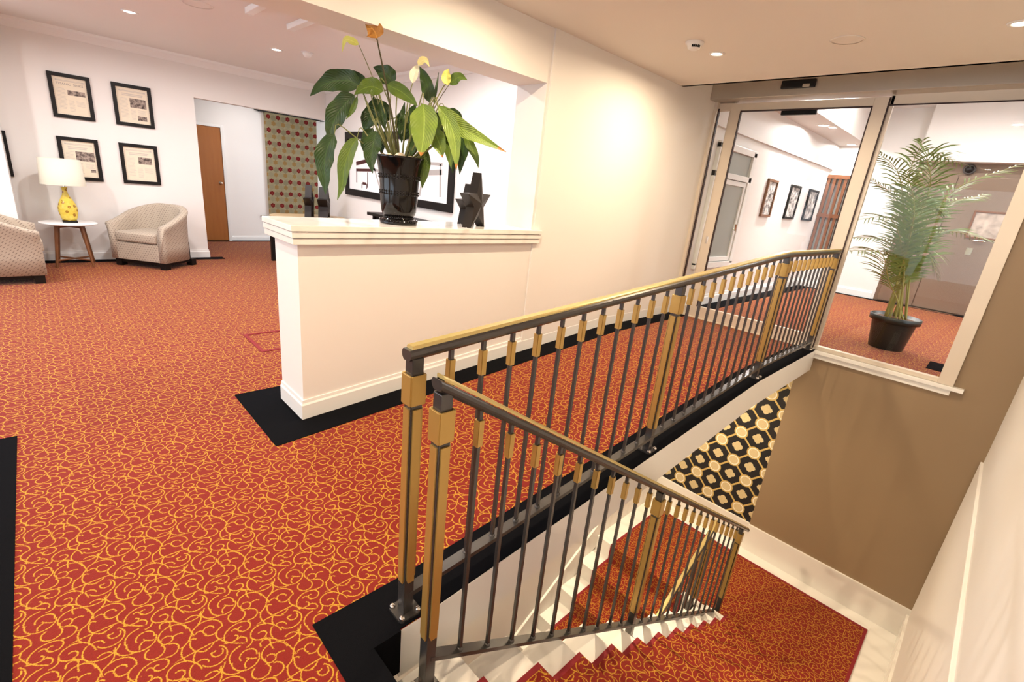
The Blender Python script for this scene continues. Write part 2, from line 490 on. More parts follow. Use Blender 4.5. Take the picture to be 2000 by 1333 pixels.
def prism(bm, pts, axis, a, b):
    """extrude a 2D polygon; axis 'y': pts are (x,z); 'x': (y,z); 'z': (x,y)"""
    def P(p, t):
        return {'y': (p[0], t, p[1]), 'x': (t, p[0], p[1]), 'z': (p[0], p[1], t)}[axis]
    v0 = [bm.verts.new(P(p, a)) for p in pts]
    v1 = [bm.verts.new(P(p, b)) for p in pts]
    n = len(pts)
    bm.faces.new(v0); bm.faces.new(v1[::-1])
    for i in range(n):
        bm.faces.new((v0[i], v1[i], v1[(i + 1) % n], v0[(i + 1) % n]))
    bmesh.ops.recalc_face_normals(bm, faces=bm.faces)
    return bm

def lathe(bm, prof, cx=0, cy=0, cz=0, seg=32, sx=1.0, sy=1.0):
    rings = []
    for r, z in prof:
        if r < 1e-5:
            rings.append([bm.verts.new((cx, cy, cz + z))])
        else:
            rings.append([bm.verts.new((cx + sx * r * math.cos(2 * PI * i / seg), cy + sy * r * math.sin(2 * PI * i / seg), cz + z)) for i in range(seg)])
    for a, b in zip(rings, rings[1:]):
        if len(a) == 1 and len(b) == 1:
            continue
        for i in range(seg):
            j = (i + 1) % seg
            if len(a) == 1:
                bm.faces.new((a[0], b[i], b[j]))
            elif len(b) == 1:
                bm.faces.new((a[i], b[0], a[j]))
            else:
                bm.faces.new((a[i], b[i], b[j], a[j]))
    bmesh.ops.recalc_face_normals(bm, faces=bm.faces)
    return bm

def spline(pts, n):
    """Catmull-Rom resampling"""
    P = [Vector(p) for p in pts]
    P = [P[0] * 2 - P[1]] + P + [P[-1] * 2 - P[-2]]
    out = []
    segs = len(P) - 3
    for k in range(n):
        t = k / (n - 1) * segs
        i = min(int(t), segs - 1)
        f = t - i
        a, b, c, d = P[i:i + 4]
        out.append(0.5 * ((2 * b) + (c - a) * f + (2 * a - 5 * b + 4 * c - d) * f * f + (3 * b - a - 3 * c + d) * f ** 3))
    return out

def tube(bm, pts, r, seg=8, r1=None, cap=True):
    pts = [Vector(p) for p in pts]
    n = len(pts)
    rings = []
    up = Vector((0, 0, 1))
    for i, p in enumerate(pts):
        d = (pts[min(i + 1, n - 1)] - pts[max(i - 1, 0)]).normalized()
        s = d.cross(up)
        if s.length < 1e-3:
            s = d.cross(Vector((0, 1, 0)))
        s.normalize()
        t = s.cross(d)
        rr = r if r1 is None else r + (r1 - r) * i / max(1, n - 1)
        rings.append([bm.verts.new(p + rr * (math.cos(2 * PI * k / seg) * s + math.sin(2 * PI * k / seg) * t)) for k in range(seg)])
    for a, b in zip(rings, rings[1:]):
        for k in range(seg):
            j = (k + 1) % seg
            bm.faces.new((a[k], a[j], b[j], b[k]))
    if cap:
        bm.faces.new(rings[0][::-1]); bm.faces.new(rings[-1])
    return bm

def sweep(bm, path, prof):
    """sweep a (side, up) profile along a path lying in a plane y = const; sections stay vertical"""
    rings = [[bm.verts.new((p[0], p[1] + s, p[2] + u)) for s, u in prof] for p in path]
    m = len(prof)
    for a, b in zip(rings, rings[1:]):
        for k in range(m):
            j = (k + 1) % m
            bm.faces.new((a[k], a[j], b[j], b[k]))
    bm.faces.new(rings[0]); bm.faces.new(rings[-1][::-1])
    bmesh.ops.recalc_face_normals(bm, faces=bm.faces)
    return bm

def S(name, bm, mat, label, cat, parent=None):
    o = mk(name, bm, mat, parent)
    if parent is None:
        tag(o, label, cat, kind='structure')
    return o

# ------------------------------------------------------------------ levels
RISE, RX0, RX1 = 0.24, 0.85, 4.25
def zr(x):
    return RISE * min(1.0, max(0.0, (x - RX0) / (RX1 - RX0)))
FC = 2.79            # ceiling over the stair hall
LC = 2.95            # ceiling of the lounge
DX = 5.95            # plane of the glazed wall
WY = 2.872           # face of the wall beside the ramp
FY = 9.12            # far lounge wall
AX = 3.956           # lounge wall with the large artwork
LZ = -2.52           # stair landing
RY = -0.40           # right-hand wall
R1, G1, X1 = 0.21, 0.345, 0.62     # first flight
G2, X2 = 0.33, 4.56                # second flight

# ------------------------------------------------------------------ floors
bm = bmesh.new()
box(bm, -4.0, 0.62, RY, WY + .1, -0.2, 0)
box(bm, 0.62, 0.85, 1.15, WY + .1, -0.2, 0)
box(bm, -4.0, AX, WY + .1, FY, -0.2, 0)
box(bm, 1.1, 5.1, FY, 11.0, -0.2, 0)
floor = S('floor', bm, CARPET, 'red carpet with gold scrolls over the lounge and stair head', 'floor')
bm = bmesh.new()
prism(bm, [(RX0, -0.05), (RX0, 0), (RX1, RISE), (DX, RISE), (DX, RISE - .05), (RX1, RISE - .05)], 'y', 1.155, WY + .012)
ramp = S('floor_ramp', bm, CARPET, 'red scroll carpet ramp rising between the balustrade and the counter wall', 'ramp')
fl_h = S('floor_hallway', B(DX + .1, 12.6, -2.5, 3.0, RISE - .2, RISE), CARPET, 'pinkish red carpet beyond the glass doors', 'floor')

def ramp_strip(name, y0, y1, x0, x1, parent, dz=0.004):
    xs = [x0] + [x for x in (RX0, RX1) if x0 < x < x1] + [x1]
    pts = [(x, zr(x) + dz) for x in xs] + [(x, zr(x) - .01) for x in xs[::-1]]
    return mk(name, prism(bmesh.new(), pts, 'y', y0, y1), BLACKC, parent)
ramp_strip('carpet_border', 2.665, WY + .02, 0.815, DX - .03, ramp)
ramp_strip('carpet_border', 1.152, 1.365, 0.62, DX - .03, ramp, 0.005)
mk('carpet_border', B(0.815, 1.10, WY + .02, 3.50, -.01, .004), BLACKC, floor)
mk('carpet_border', B(1.10, 3.0, 3.27, 3.50, -.01, .004), BLACKC, floor)
mk('carpet_border', B(0.505, 0.62, RY + .02, 1.365, -.01, .005), BLACKC, floor)
mk('carpet_border', B(-1.6, -0.268, 0.2, 3.53, -.01, .004), BLACKC, floor)
mk('carpet_border', B(-0.2, 2.12, FY - .20, FY, -.01, .004), BLACKC, floor)
mk('carpet_border', B(1.1, 5.0, 10.86, 11.0, -.01, .004), BLACKC, floor)
# black facing of the stair head edge
mk('edge_facing', B(0.62, 0.742, 1.142, 1.155, -.205, .005), BLACKC, floor)
mk('edge_facing', B(0.615, 0.632, RY, 1.15, -.205, .004), BLACKC, floor)
bm = bmesh.new()
for b4 in ((1.24, 1.27, 4.28, 4.83), (1.27, 1.90, 4.28, 4.31), (1.27, 1.90, 4.80, 4.83), (1.90, 1.93, 4.28, 4.83)):
    box(bm, *b4, -.01, .006)
tag(mk('floor_hatch', bm, BIND), 'dark red edged hatch let into the carpet behind the counter', 'floor hatch')

# hallway floor borders
mk('carpet_border', B(DX + .05, 11.45, 2.66, 2.92, RISE - .01, RISE + .004), BLACKC, fl_h)
mk('carpet_border', B(6.45, 6.86, 0.02, 0.25, RISE - .01, RISE + .004), BLACKC, fl_h)
mk('carpet_border', B(11.28, 11.45, -1.5, 2.66, RISE - .01, RISE + .003), BLACKC, fl_h)
mk('metal_threshold', B(11.30, 11.38, 0.36, 1.02, RISE - .01, RISE + .012), CHROME, fl_h)

# ------------------------------------------------------------------ counter wall, beam, side wall
CW0, CW1 = 2.886, 3.262
bm = bmesh.new()
prism(bm, [(1.066, -.05), (1.066, 1.158), (3.06, 1.158), (3.06, -.05)], 'y', CW0, CW1)
S('wall_counter', bm, WALL, 'low white wall carrying the marble counter top', 'wall')

def skirting(name, label, path, h, t, closed=False, outward=1, zfun=None):
    """skirting board: path of (x, y); t thickness to the left of the path direction times outward"""
    bm = bmesh.new()
    prof = [(0, 0), (1, 0), (1, 0.74), (0.62, 0.84), (0.5, 1.0), (0, 1.0)]
    n = len(path)
    rings = []
    for i, p in enumerate(path):
        p = Vector(p[:2])
        d0 = (p - Vector(path[i - 1][:2])).normalized() if i > 0 else None
        d1 = (Vector(path[i + 1][:2]) - p).normalized() if i < n - 1 else None
        d0 = d0 or d1; d1 = d1 or d0
        n0 = Vector((-d0.y, d0.x)); n1 = Vector((-d1.y, d1.x))
        mt = (n0 + n1)
        mt = mt / max(1e-6, mt.dot(n0))
        zb = zfun(p.x) if zfun else (path[i][2] if len(path[i]) > 2 else 0.0)
        rings.append([bm.verts.new((p.x + mt.x * t * a * outward, p.y + mt.y * t * a * outward, zb + h * b)) for a, b in prof])
    m = len(prof)
    for a, b in zip(rings, rings[1:]):
        for k in range(m):
            j = (k + 1) % m
            bm.faces.new((a[k], a[j], b[j], b[k]))
    bm.faces.new(rings[0]); bm.faces.new(rings[-1][::-1])
    bmesh.ops.recalc_face_normals(bm, faces=bm.faces)
    return S(name, bm, TRIMW, label, 'skirting')
skirting('baseboard_counter', 'white moulded skirting round the end of the counter wall and up the ramp',
         [(1.066, CW1), (1.066, CW0), (RX1, CW0), (DX - .02, CW0)], 0.135, 0.016, outward=-1, zfun=zr)

bm = bmesh.new()
box(bm, 3.055, DX, WY, 3.222, -.05, FC + .35)
S('wall_back', bm, WALL, 'tall cream wall beside the ramp between counter and glass doors', 'wall')
S('wall_jamb', B(3.03, 3.056, 2.886, 3.222, 1.16, LC), WALL, 'narrow white reveal at the end of the counter opening', 'wall')
S('beam', B(-4.0, 3.031, 2.886, 3.222, 2.408, LC + .05), WALL, 'deep plaster beam spanning above the marble counter', 'beam')

# marble counter: three stepped slabs
ct = thing('marble_countertop', 'white marble counter top of three stepped layers', 'countertop', (2.05, 3.1, 1.16))
for k, (z0, z1, ins) in enumerate(((1.160, 1.196, .012), (1.200, 1.234, .006), (1.238, 1.272, 0.0))):
    mk('marble_layer', B(1.016 + ins, 3.125 - ins * .6, 2.838 + ins, 3.335, z0, z1, bev=.003), MARBLE, ct)
bm = B(1.035, 3.10, 2.86, 3.33, 1.163, 1.262)
mk('marble_core', bm, MARBLE, ct)

# ------------------------------------------------------------------ lounge shell
bm = bmesh.new()
box(bm, -4.0, 1.93, FY, FY + .16, -.05, LC + .05)
box(bm, 1.93, AX + .05, FY, FY + .16, 2.41, LC + .05)
S('wall_far', bm, WALL, 'far white lounge wall hung with framed newspapers', 'wall')
S('wall_art', B(AX, AX + .15, 3.222, FY + .01, -.05, LC + .05), WALL, 'white lounge wall carrying the wide chair artwork', 'wall')
S('wall_stub', B(3.06, AX + .15, 3.20, 3.24, -.05, LC + .05), WALL, 'back of the ramp wall inside the lounge', 'wall')
bm = bmesh.new()
box(bm, 1.1, 5.1, 11.0, 11.12, -.05, 2.95)
S('wall_recess', bm, WALL, 'white wall at the back of the lounge recess', 'wall')
S('wall_recess_left', B(1.0, 1.1, FY + .16, 11.1, -.05, 2.95), WALL, 'left side wall of the lounge recess', 'wall')
S('wall_recess_right', B(5.0, 5.1, FY + .1, 11.1, -.05, 2.95), WALL, 'right side wall of the lounge recess', 'wall')
S('ceiling_recess', B(1.0, 5.1, FY + .1, 11.1, 2.80, 2.9), CEIL, 'ceiling of the lounge recess', 'ceiling')
S('wall_pier', B(-1.5, -0.190, 8.42, FY, -.05, LC), TRIMW, 'bright white pier at the left end of the picture wall', 'wall')
S('ceiling_lounge', B(-4.0, AX + .1, 3.2, FY + .1, LC, LC + .1), WALL, 'white lounge ceiling above the counter opening', 'ceiling')
skirting('baseboard_far', 'white skirting along the picture wall', [(-0.186, FY), (1.93, FY), (1.93, FY + .16)], 0.13, 0.018, outward=-1)
skirting('baseboard_recess', 'white skirting along the recess wall', [(2.76, 11.0), (5.0, 11.0)], 0.10, 0.016, outward=-1)
def cornice(name, label, a, b, nx, ny, z):
    bm = bmesh.new()
    prof = [(0, 0), (0, -.11), (.02, -.11), (.03, -.085), (.06, -.045), (.085, -.03), (.095, 0)]
    rings = [[bm.verts.new((p[0] + nx * s, p[1] + ny * s, z + u)) for s, u in prof] for p in (a, b)]
    for k in range(len(prof)):
        j = (k + 1) % len(prof)
        bm.faces.new((rings[0][k], rings[0][j], rings[1][j], rings[1][k]))
    bmesh.ops.recalc_face_normals(bm, faces=bm.faces)
    S(name, bm, TRIMW, label, 'cornice')
cornice('trim_1', 'white cornice along the picture wall', (-4.0, FY), (AX, FY), 0, -1, LC)
cornice('trim_2', 'white cornice above the wide chair artwork', (AX, 3.3), (AX, FY), -1, 0, LC)

# left wall with tall windows (daylight), out of frame
bm = bmesh.new()
box(bm, -4.2, -4.0, RY - .2, 0.2, -.05, 3.0); box(bm, -4.2, -4.0, 2.7, 3.7, -.05, 3.0); box(bm, -4.2, -4.0, 8.3, FY + .2, -.05, 3.0)
for y0, y1 in ((0.2, 2.7), (3.7, 8.3)):
    box(bm, -4.2, -4.0, y0, y1, -.05, 0.4); box(bm, -4.2, -4.0, y0, y1, 2.7, 3.0)
S('wall_left', bm, WALL, 'left wall with tall windows outside the picture', 'wall')
for k, (y0, y1) in enumerate(((0.2, 2.7), (3.7, 8.3))):
    bm = bmesh.new()
    for yy in (y0, (y0 + y1) / 2 - .03, y1 - .06):
        box(bm, -4.12, -4.06, yy, yy + .06, .4, 2.7)
    box(bm, -4.12, -4.06, y0, y1, .4, .46); box(bm, -4.12, -4.06, y0, y1, 2.64, 2.7)
    S('window_%d' % (k + 3), bm, TRIMW, 'tall white framed window of the left wall, %s' % ('beside the stair head' if k == 0 else 'beside the lounge'), 'window')

# ------------------------------------------------------------------ stair hall ceiling and right wall
bm = bmesh.new()
box(bm, -4.0, 5.10, RY, 2.89, FC, FC + .12)
box(bm, 5.10, DX + .2, RY, 2.89, 3.12, 3.2)
box(bm, 5.06, 5.10, RY, 2.89, FC, 3.2)
S('ceiling', bm, CEIL, 'warm white ceiling over the stair hall', 'ceiling')
mk('access_panel', B(1.75, 2.9, 0.65, 1.30, FC - .003, FC + .001), CEIL, bpy.data.objects['ceiling'])
bm = bmesh.new()
box(bm, -4.2, 6.0, RY - .2, RY, -5.2, 3.2)
wall_r = S('wall_right', bm, WALL, 'cream wall down the right side of the stairs', 'wall')
mk('dado_panel', B(0.6, DX - .012, RY - .01, RY + .02, LZ, -0.37, bev=.004), WALL, wall_r)

# ------------------------------------------------------------------ glazed wall: taupe wall below and beside the window, wallpaper
bm = bmesh.new()
box(bm, DX, DX + .18, RY, 1.275, -5.2, 0.19)
box(bm, DX, DX + .18, RY, -0.005, 0.19, 3.2)
S('wall_taupe', bm, TAUPE, 'taupe painted wall below the window over the landing', 'wall')
S('wall_wallpaper', B(DX + .028, DX + .18, 1.275, 3.0, -5.2, 0.0), WPAPER, 'wall papered in black and gold octagons and circles', 'wall')
# white slab edge beside the stairwell
bm = bmesh.new()
def zf(x, d):
    return zr(x) - d
pts = [(0.742, -.002), (RX0, -.002), (RX1, RISE - .004), (DX, RISE - .004), (DX, RISE - .24), (RX1, RISE - .24), (RX0, -.238), (0.742, -.238)]
prism(bm, pts, 'y', 1.149, 2.62)
S('trim_3', bm, TRIMW, 'white fascia of the ramp edge above the stairwell', 'fascia')
S('wall_stairwell', B(0.2, DX + .03, 2.60, 2.75, -5.2, -0.2), TRIMW, 'white wall beside the lower stair flight under the ramp', 'wall')
S('wall_stair_end', B(0.1, 0.3, RY, 2.62, -5.2, -.21), WALL, 'unseen end wall under the stair head, added against light leaks', 'wall')  # out of sight, put in to stop light leaking into the stairwell
S('floor_lower', B(0.1, DX + .1, RY, 2.7, -5.3, -5.2), STONEF, 'stone floor at the foot of the lower flight', 'floor')

# ------------------------------------------------------------------ stairs
st = thing('staircase', 'white marble upper stair flight beside the cream wall', 'stairs', (X1, 0.36, LZ), kind='structure')
for k in range(1, 12):
    x0 = X1 + G1 * (k - 1); x1 = X1 + G1 * k
    bm = B(x0 - .02, x1, RY, 1.12, -R1 * k - .34, -R1 * k, bev=.006)
    mk('marble_step', bm, MARBLE, st)
# carpet runner of the first flight: profile over noses
def runner(parent, prof, y0, y1, matA, nm='carpet_runner', th=.012):
    bm = bmesh.new()
    n = len(prof)
    up = []
    for i, p in enumerate(prof):
        p = Vector(p)
        a = Vector(prof[max(i - 1, 0)]); b = Vector(prof[min(i + 1, n - 1)])
        d0 = (p - a).normalized() if i > 0 else (b - p).normalized()
        d1 = (b - p).normalized() if i < n - 1 else d0
        nn = Vector((-d0.y, d0.x)); n1 = Vector((-d1.y, d1.x))
        if nn.y < -1e-6 or (abs(nn.y) < 1e-6 and nn.x * d0.y > 0): nn = nn
        m_ = nn + n1
        m_ = m_ / max(0.3, m_.dot(nn))
        up.append((p.x + m_.x * th, p.y + m_.y * th))
    for (a, b) in zip(range(n - 1), range(1, n)):
        q = [bm.verts.new((up[i][0], y, up[i][1])) for i, y in ((a, y0), (b, y0), (b, y1), (a, y1))]
        bm.faces.new(q)
        for y in (y0, y1):
            q = [bm.verts.new((c[0], y, c[1])) for c in (up[a], up[b], prof[b], prof[a])]
            bm.faces.new(q)
    bmesh.ops.remove_doubles(bm, verts=bm.verts, dist=1e-5)
    bmesh.ops.recalc_face_normals(bm, faces=bm.faces)
    return mk(nm, bm, matA, parent)
prof = [(X1 + .005, -R1)]
for k in range(1, 12):
    x1 = X1 + G1 * k
    prof += [(x1, -R1 * k), (x1, -R1 * (k + 1))]
rn = runner(st, prof, -0.10, 0.895, CARPET)
runner(st, prof, 0.895, 0.922, BIND, 'runner_binding', .0125)
runner(st, prof, -0.127, -0.10, BIND, 'runner_binding', .0125)

# landing
ld = thing('stair_landing', 'marble stair landing covered by red scroll carpet', 'landing', (5.1, 1.1, LZ), kind='structure')
bm = bmesh.new()
prism(bm, [(X1 + G1 * 11 - .01, RY), (DX + .03, RY), (DX + .03, 2.6), (X2, 2.6), (X2, 1.19), (X1 + G1 * 11 - .01, 1.19)], 'z', LZ - .25, LZ)
mk('marble_slab', bm, MARBLE, ld)
bm = bmesh.new()
prism(bm, [(4.43, -.10), (5.715, -.10), (5.715, 2.34), (X2 - .011, 2.34), (X2 - .011, 1.42), (X2 + .06, 1.42), (X2 + .06, .922), (4.43, .922)], 'z', LZ - .002, LZ + .012)
mk('carpet', bm, CARPET, ld)
bm = bmesh.new()
box(bm, 4.56, 5.745, 2.34, 2.368, LZ - .01, LZ + .013)
box(bm, 4.43, 5.745, -0.128, -0.10, LZ - .01, LZ + .013)
box(bm, 5.715, 5.745, -0.10, 2.34, LZ - .01, LZ + .013)
mk('carpet_binding', bm, BIND, ld)
bm = bmesh.new()
box(bm, DX - .022, DX + .001, RY, 1.275, LZ, LZ + .36, bev=.003)
box(bm, DX + .004, DX + .029, 1.275, 2.6, LZ, LZ + .36, bev=.003)
S('baseboard_landing', bm, MARBLE, 'tall marble skirting round the landing below the taupe wall', 'skirting')
S('baseboard_landing_right', B(X1 + 11 * G1, DX - .022, RY + .018, RY + .042, LZ, LZ + .30, bev=.003), MARBLE, 'marble skirting of the landing along the right wall', 'skirting')

s2 = thing('staircase', 'white marble lower stair flight running back under the ramp', 'stairs', (X2, 1.9, LZ - 2.6), kind='structure')
for j in range(1, 12):
    xa = X2 - G2 * (j - 1); xb = X2 - G2 * j
    mk('marble_step', B(xb, xa + .02, 1.19, 2.60, LZ - R1 * j - .30, LZ - R1 * j, bev=.006), MARBLE, s2)
prof = [(X2, LZ)]
for j in range(1, 12):
    xa = X2 - G2 * (j - 1)
    prof += [(xa, LZ - R1 * (j)), (X2 - G2 * j, LZ - R1 * j)]
runner(s2, prof[::-1], 1.42, 2.34, CARPET)
runner(s2, prof[::-1], 2.34, 2.368, BIND, 'runner_binding', .0125)
runner(s2, prof[::-1], 1.392, 1.42, BIND, 'runner_binding', .0125)
# raking skirting on the stairwell wall
bm = bmesh.new()
prism(bm, [(X2 + .25, LZ), (X2 + .25, LZ + .36), (X2 - 11 * G2, LZ + .36 - 11 * R1 - .15), (X2 - 11 * G2, LZ - 12 * R1)], 'y', 2.575, 2.602)
S('baseboard_stairwell', bm, MARBLE, 'raking marble skirting beside the lower flight', 'skirting')
S('baseboard_landing_far', B(X2 + .25, DX, 2.575, 2.602, LZ, LZ + .36), MARBLE, 'marble skirting at the far side of the landing', 'skirting')

# ------------------------------------------------------------------ glass doors and window
dr = thing('door_1', 'aluminium framed sliding glass door at the top of the ramp', 'sliding door', (DX, 2.0, RISE), kind='structure')
def fr(name, y0, y1, z0, z1, x0=DX - .03, x1=DX + .02, mat=ALU, par=dr, bev=.003):
    return mk(name, B(x0, x1, y0, y1, z0, z1, bev=bev), mat, par)
fr('frame_stile', 2.565, 2.68, RISE + .01, 2.765)
fr('frame_stile', 1.19, 1.305, RISE + .01, 2.765)
fr('frame_rail', 1.305, 2.565, 2.685, 2.765)
fr('frame_rail', 1.305, 2.565, RISE + .01, RISE + .155)
pn = mk('glass_pane', B(DX - .010, DX - .004, 1.30, 2.57, RISE + .15, 2.69), GLASS, dr)
bm = bmesh.new()
for (y0, y1, z0, z1) in ((2.556, 2.567, RISE + .15, 2.69), (1.303, 1.314, RISE + .15, 2.69), (1.303, 2.567, 2.678, 2.69)):
    box(bm, DX - .033, DX + .0, y0, y1, z0, z1)
mk('gasket', bm, GASK, dr)
fr('lock_plate', 2.61, 2.64, 1.18, 1.27, DX - .036, DX - .03, CHROME, bev=.002)
fr('floor_track', 1.19, 2.88, RISE - .01, RISE + .012, DX - .05, DX + .05)
mk('operator_sensor_inside', B(DX + .03, DX + .07, 1.80, 2.15, 2.64, 2.70, bev=.01), BLKPL, dr)
sl = thing('window_1', 'narrow fixed side glazing between cream wall and sliding door', 'window', (DX, 2.78, RISE), kind='structure')
fr('frame_stile', 2.835, 2.90, RISE, 2.79, DX - .06, DX + .06, par=sl)
fr('frame_rail', 2.66, 2.835, 2.70, 2.78, DX + .0, DX + .05, par=sl)
fr('frame_stile', 2.66, 2.715, RISE, 2.78, DX + .025, DX + .06, par=sl)
fr('frame_rail', 2.66, 2.835, RISE, RISE + .12, DX + .0, DX + .05, par=sl)
mk('glass_pane', B(DX + .02, DX + .026, 2.70, 2.84, RISE + .1, 2.72), GLASS, sl)
fr('gasket', 2.825, 2.836, RISE + .1, 2.72, DX - .02, DX + .02, GASK, sl, 0)

w2 = thing('window_2', 'large fixed window with white sill over the landing, palm behind it', 'window', (DX, .6, .2), kind='structure')
fr('frame_stile', -0.005, 0.112, 0.245, 2.80, DX - .035, DX + .05, par=w2)
fr('frame_stile', 1.15, 1.185, 0.245, 2.78, DX + .0, DX + .05, par=w2)
fr('frame_rail', 0.112, 1.18, 0.245, 0.287, DX - .02, DX + .05, par=w2)
fr('frame_rail', 0.112, 1.18, 2.70, 2.80, DX + .0, DX + .05, par=w2)
fr('gasket', 0.11, 1.18, 2.690, 2.702, DX - .005, DX + .0, GASK, w2, 0)
fr('gasket', 1.181, 1.192, 0.25, 2.76, DX - .028, DX + .045, GASK, w2, 0)
mk('glass_pane', B(DX + .012, DX + .018, 0.11, 1.17, .28, 2.71), GLASS, w2)
bm = bmesh.new()
box(bm, DX - .055, DX + .04, -0.085, 1.16, .205, .243, bev=.004)
mk('sill', bm, TRIMW, w2)
mk('sill_apron', B(DX - .03, DX + .02, 0.0, 1.15, .15, .206, bev=.003), TRIMW, w2)

hd = thing('door_header', 'bronze aluminium sliding door operator box along the top of the glazing', 'door operator', (5.85, 1.2, 2.78), kind='structure')
mk('cover', B(5.75, DX + .06, RY, 2.872, 2.785, 3.14, bev=.004), ALUD, hd)
bm = B(5.715, 5.752, 1.80, 2.12, 2.845, 2.925, bev=.012)
sens = mk('sensor', bm, BLKPL, hd)
mk('sensor_lens', B(5.708, 5.718, 1.845, 1.91, 2.85, 2.878, bev=.004), ALUD, sens)

# ------------------------------------------------------------------ hallway beyond the glass
HX = 11.45
S('wall_hallway', B(DX + .05, HX + .1, 2.90, 3.05, RISE - .05, 3.05), WALL, 'white hallway wall beyond the sliding door with three pictures', 'wall')
S('wall_hallway_end', B(HX, HX + .15, 1.56, 3.0, RISE - .05, 3.66), WALL, 'white end wall of the hallway beside the steel doors', 'wall')
S('trim_4', B(DX + .05, HX, 2.86, 2.905, 2.565, 3.05), WALL, 'white bulkhead along the top of the hallway wall', 'bulkhead')
bm = bmesh.new()
box(bm, DX + .1, HX + .1, 2.37, 3.0, 3.0, 3.75)
box(bm, DX + .1, 6.5, -2.5, 2.37, 3.0, 3.75)
# raised part over the hallway
box(bm, 6.5, HX + .1, -2.5, 2.37, 3.65, 3.75)
S('ceiling_hallway', bm, WALL, 'white hallway ceiling stepping up beyond the glass', 'ceiling')
S('wall_hallway_soffit', B(HX - .25, HX + .1, -2.5, 1.56, 2.76, 3.66), WALL, 'white soffit above the taupe steel doors', 'wall')
S('wall_hallway_right', B(DX + .18, HX + .3, -2.6, -2.5, 0, 3.7), WALL, 'right wall of the hallway outside the picture', 'wall')
bm = bmesh.new()
box(bm, HX + .02, HX + .12, -2.5, 1.56, RISE - .05, 2.8)
S('wall_hallway_panel', bm, STEEL, 'satin taupe panelling around the hallway doors', 'wall')
skirting('baseboard_hallway', 'white skirting along the hallway wall', [(DX + .06, 2.90, RISE), (HX, 2.90, RISE), (HX, 1.60, RISE)], 0.15, 0.018, outward=-1)

d2 = thing('door_2', 'satin taupe double doors at the end of the hallway', 'door', (HX, .6, RISE), kind='structure')
for (y0, y1) in ((0.97, 1.50), (-0.05, 0.955)):
    lf = mk('door_leaf', B(HX - .01, HX + .03, y0, y1, RISE + .02, 2.55, bev=.004), STEEL, d2)
bm = bmesh.new()
tube(bm, [(HX - .06, .47, 1.53), (HX - .06, .33, 1.53)], .012)
tube(bm, [(HX - .0, .47, 1.53), (HX - .065, .47, 1.53)], .012)
mk('lever_handle', bm, BRASS, d2)
mk('lock_plate', B(HX - .02, HX, .44, .52, 1.28, 1.40), BRASS, d2)
cm = thing('dome_camera', 'small dark dome camera above the taupe hallway doors', 'camera', (HX - .02, .86, 2.66))
bm = bmesh.new(); lathe(bm, [(0, .03), (.07, .03), (.085, .02), (.085, 0), (0, 0)])
o = mk('mount', bm, GUN, cm, smooth=False, local=True); o.rotation_euler = (0, -PI / 2, 0)
bm = bmesh.new(); lathe(bm, [(0, .095), (.035, .085), (.06, .03)], seg=20)
o = mk('dome', bm, BLKPL, cm, True, local=True); o.rotation_euler = (0, -PI / 2, 0)

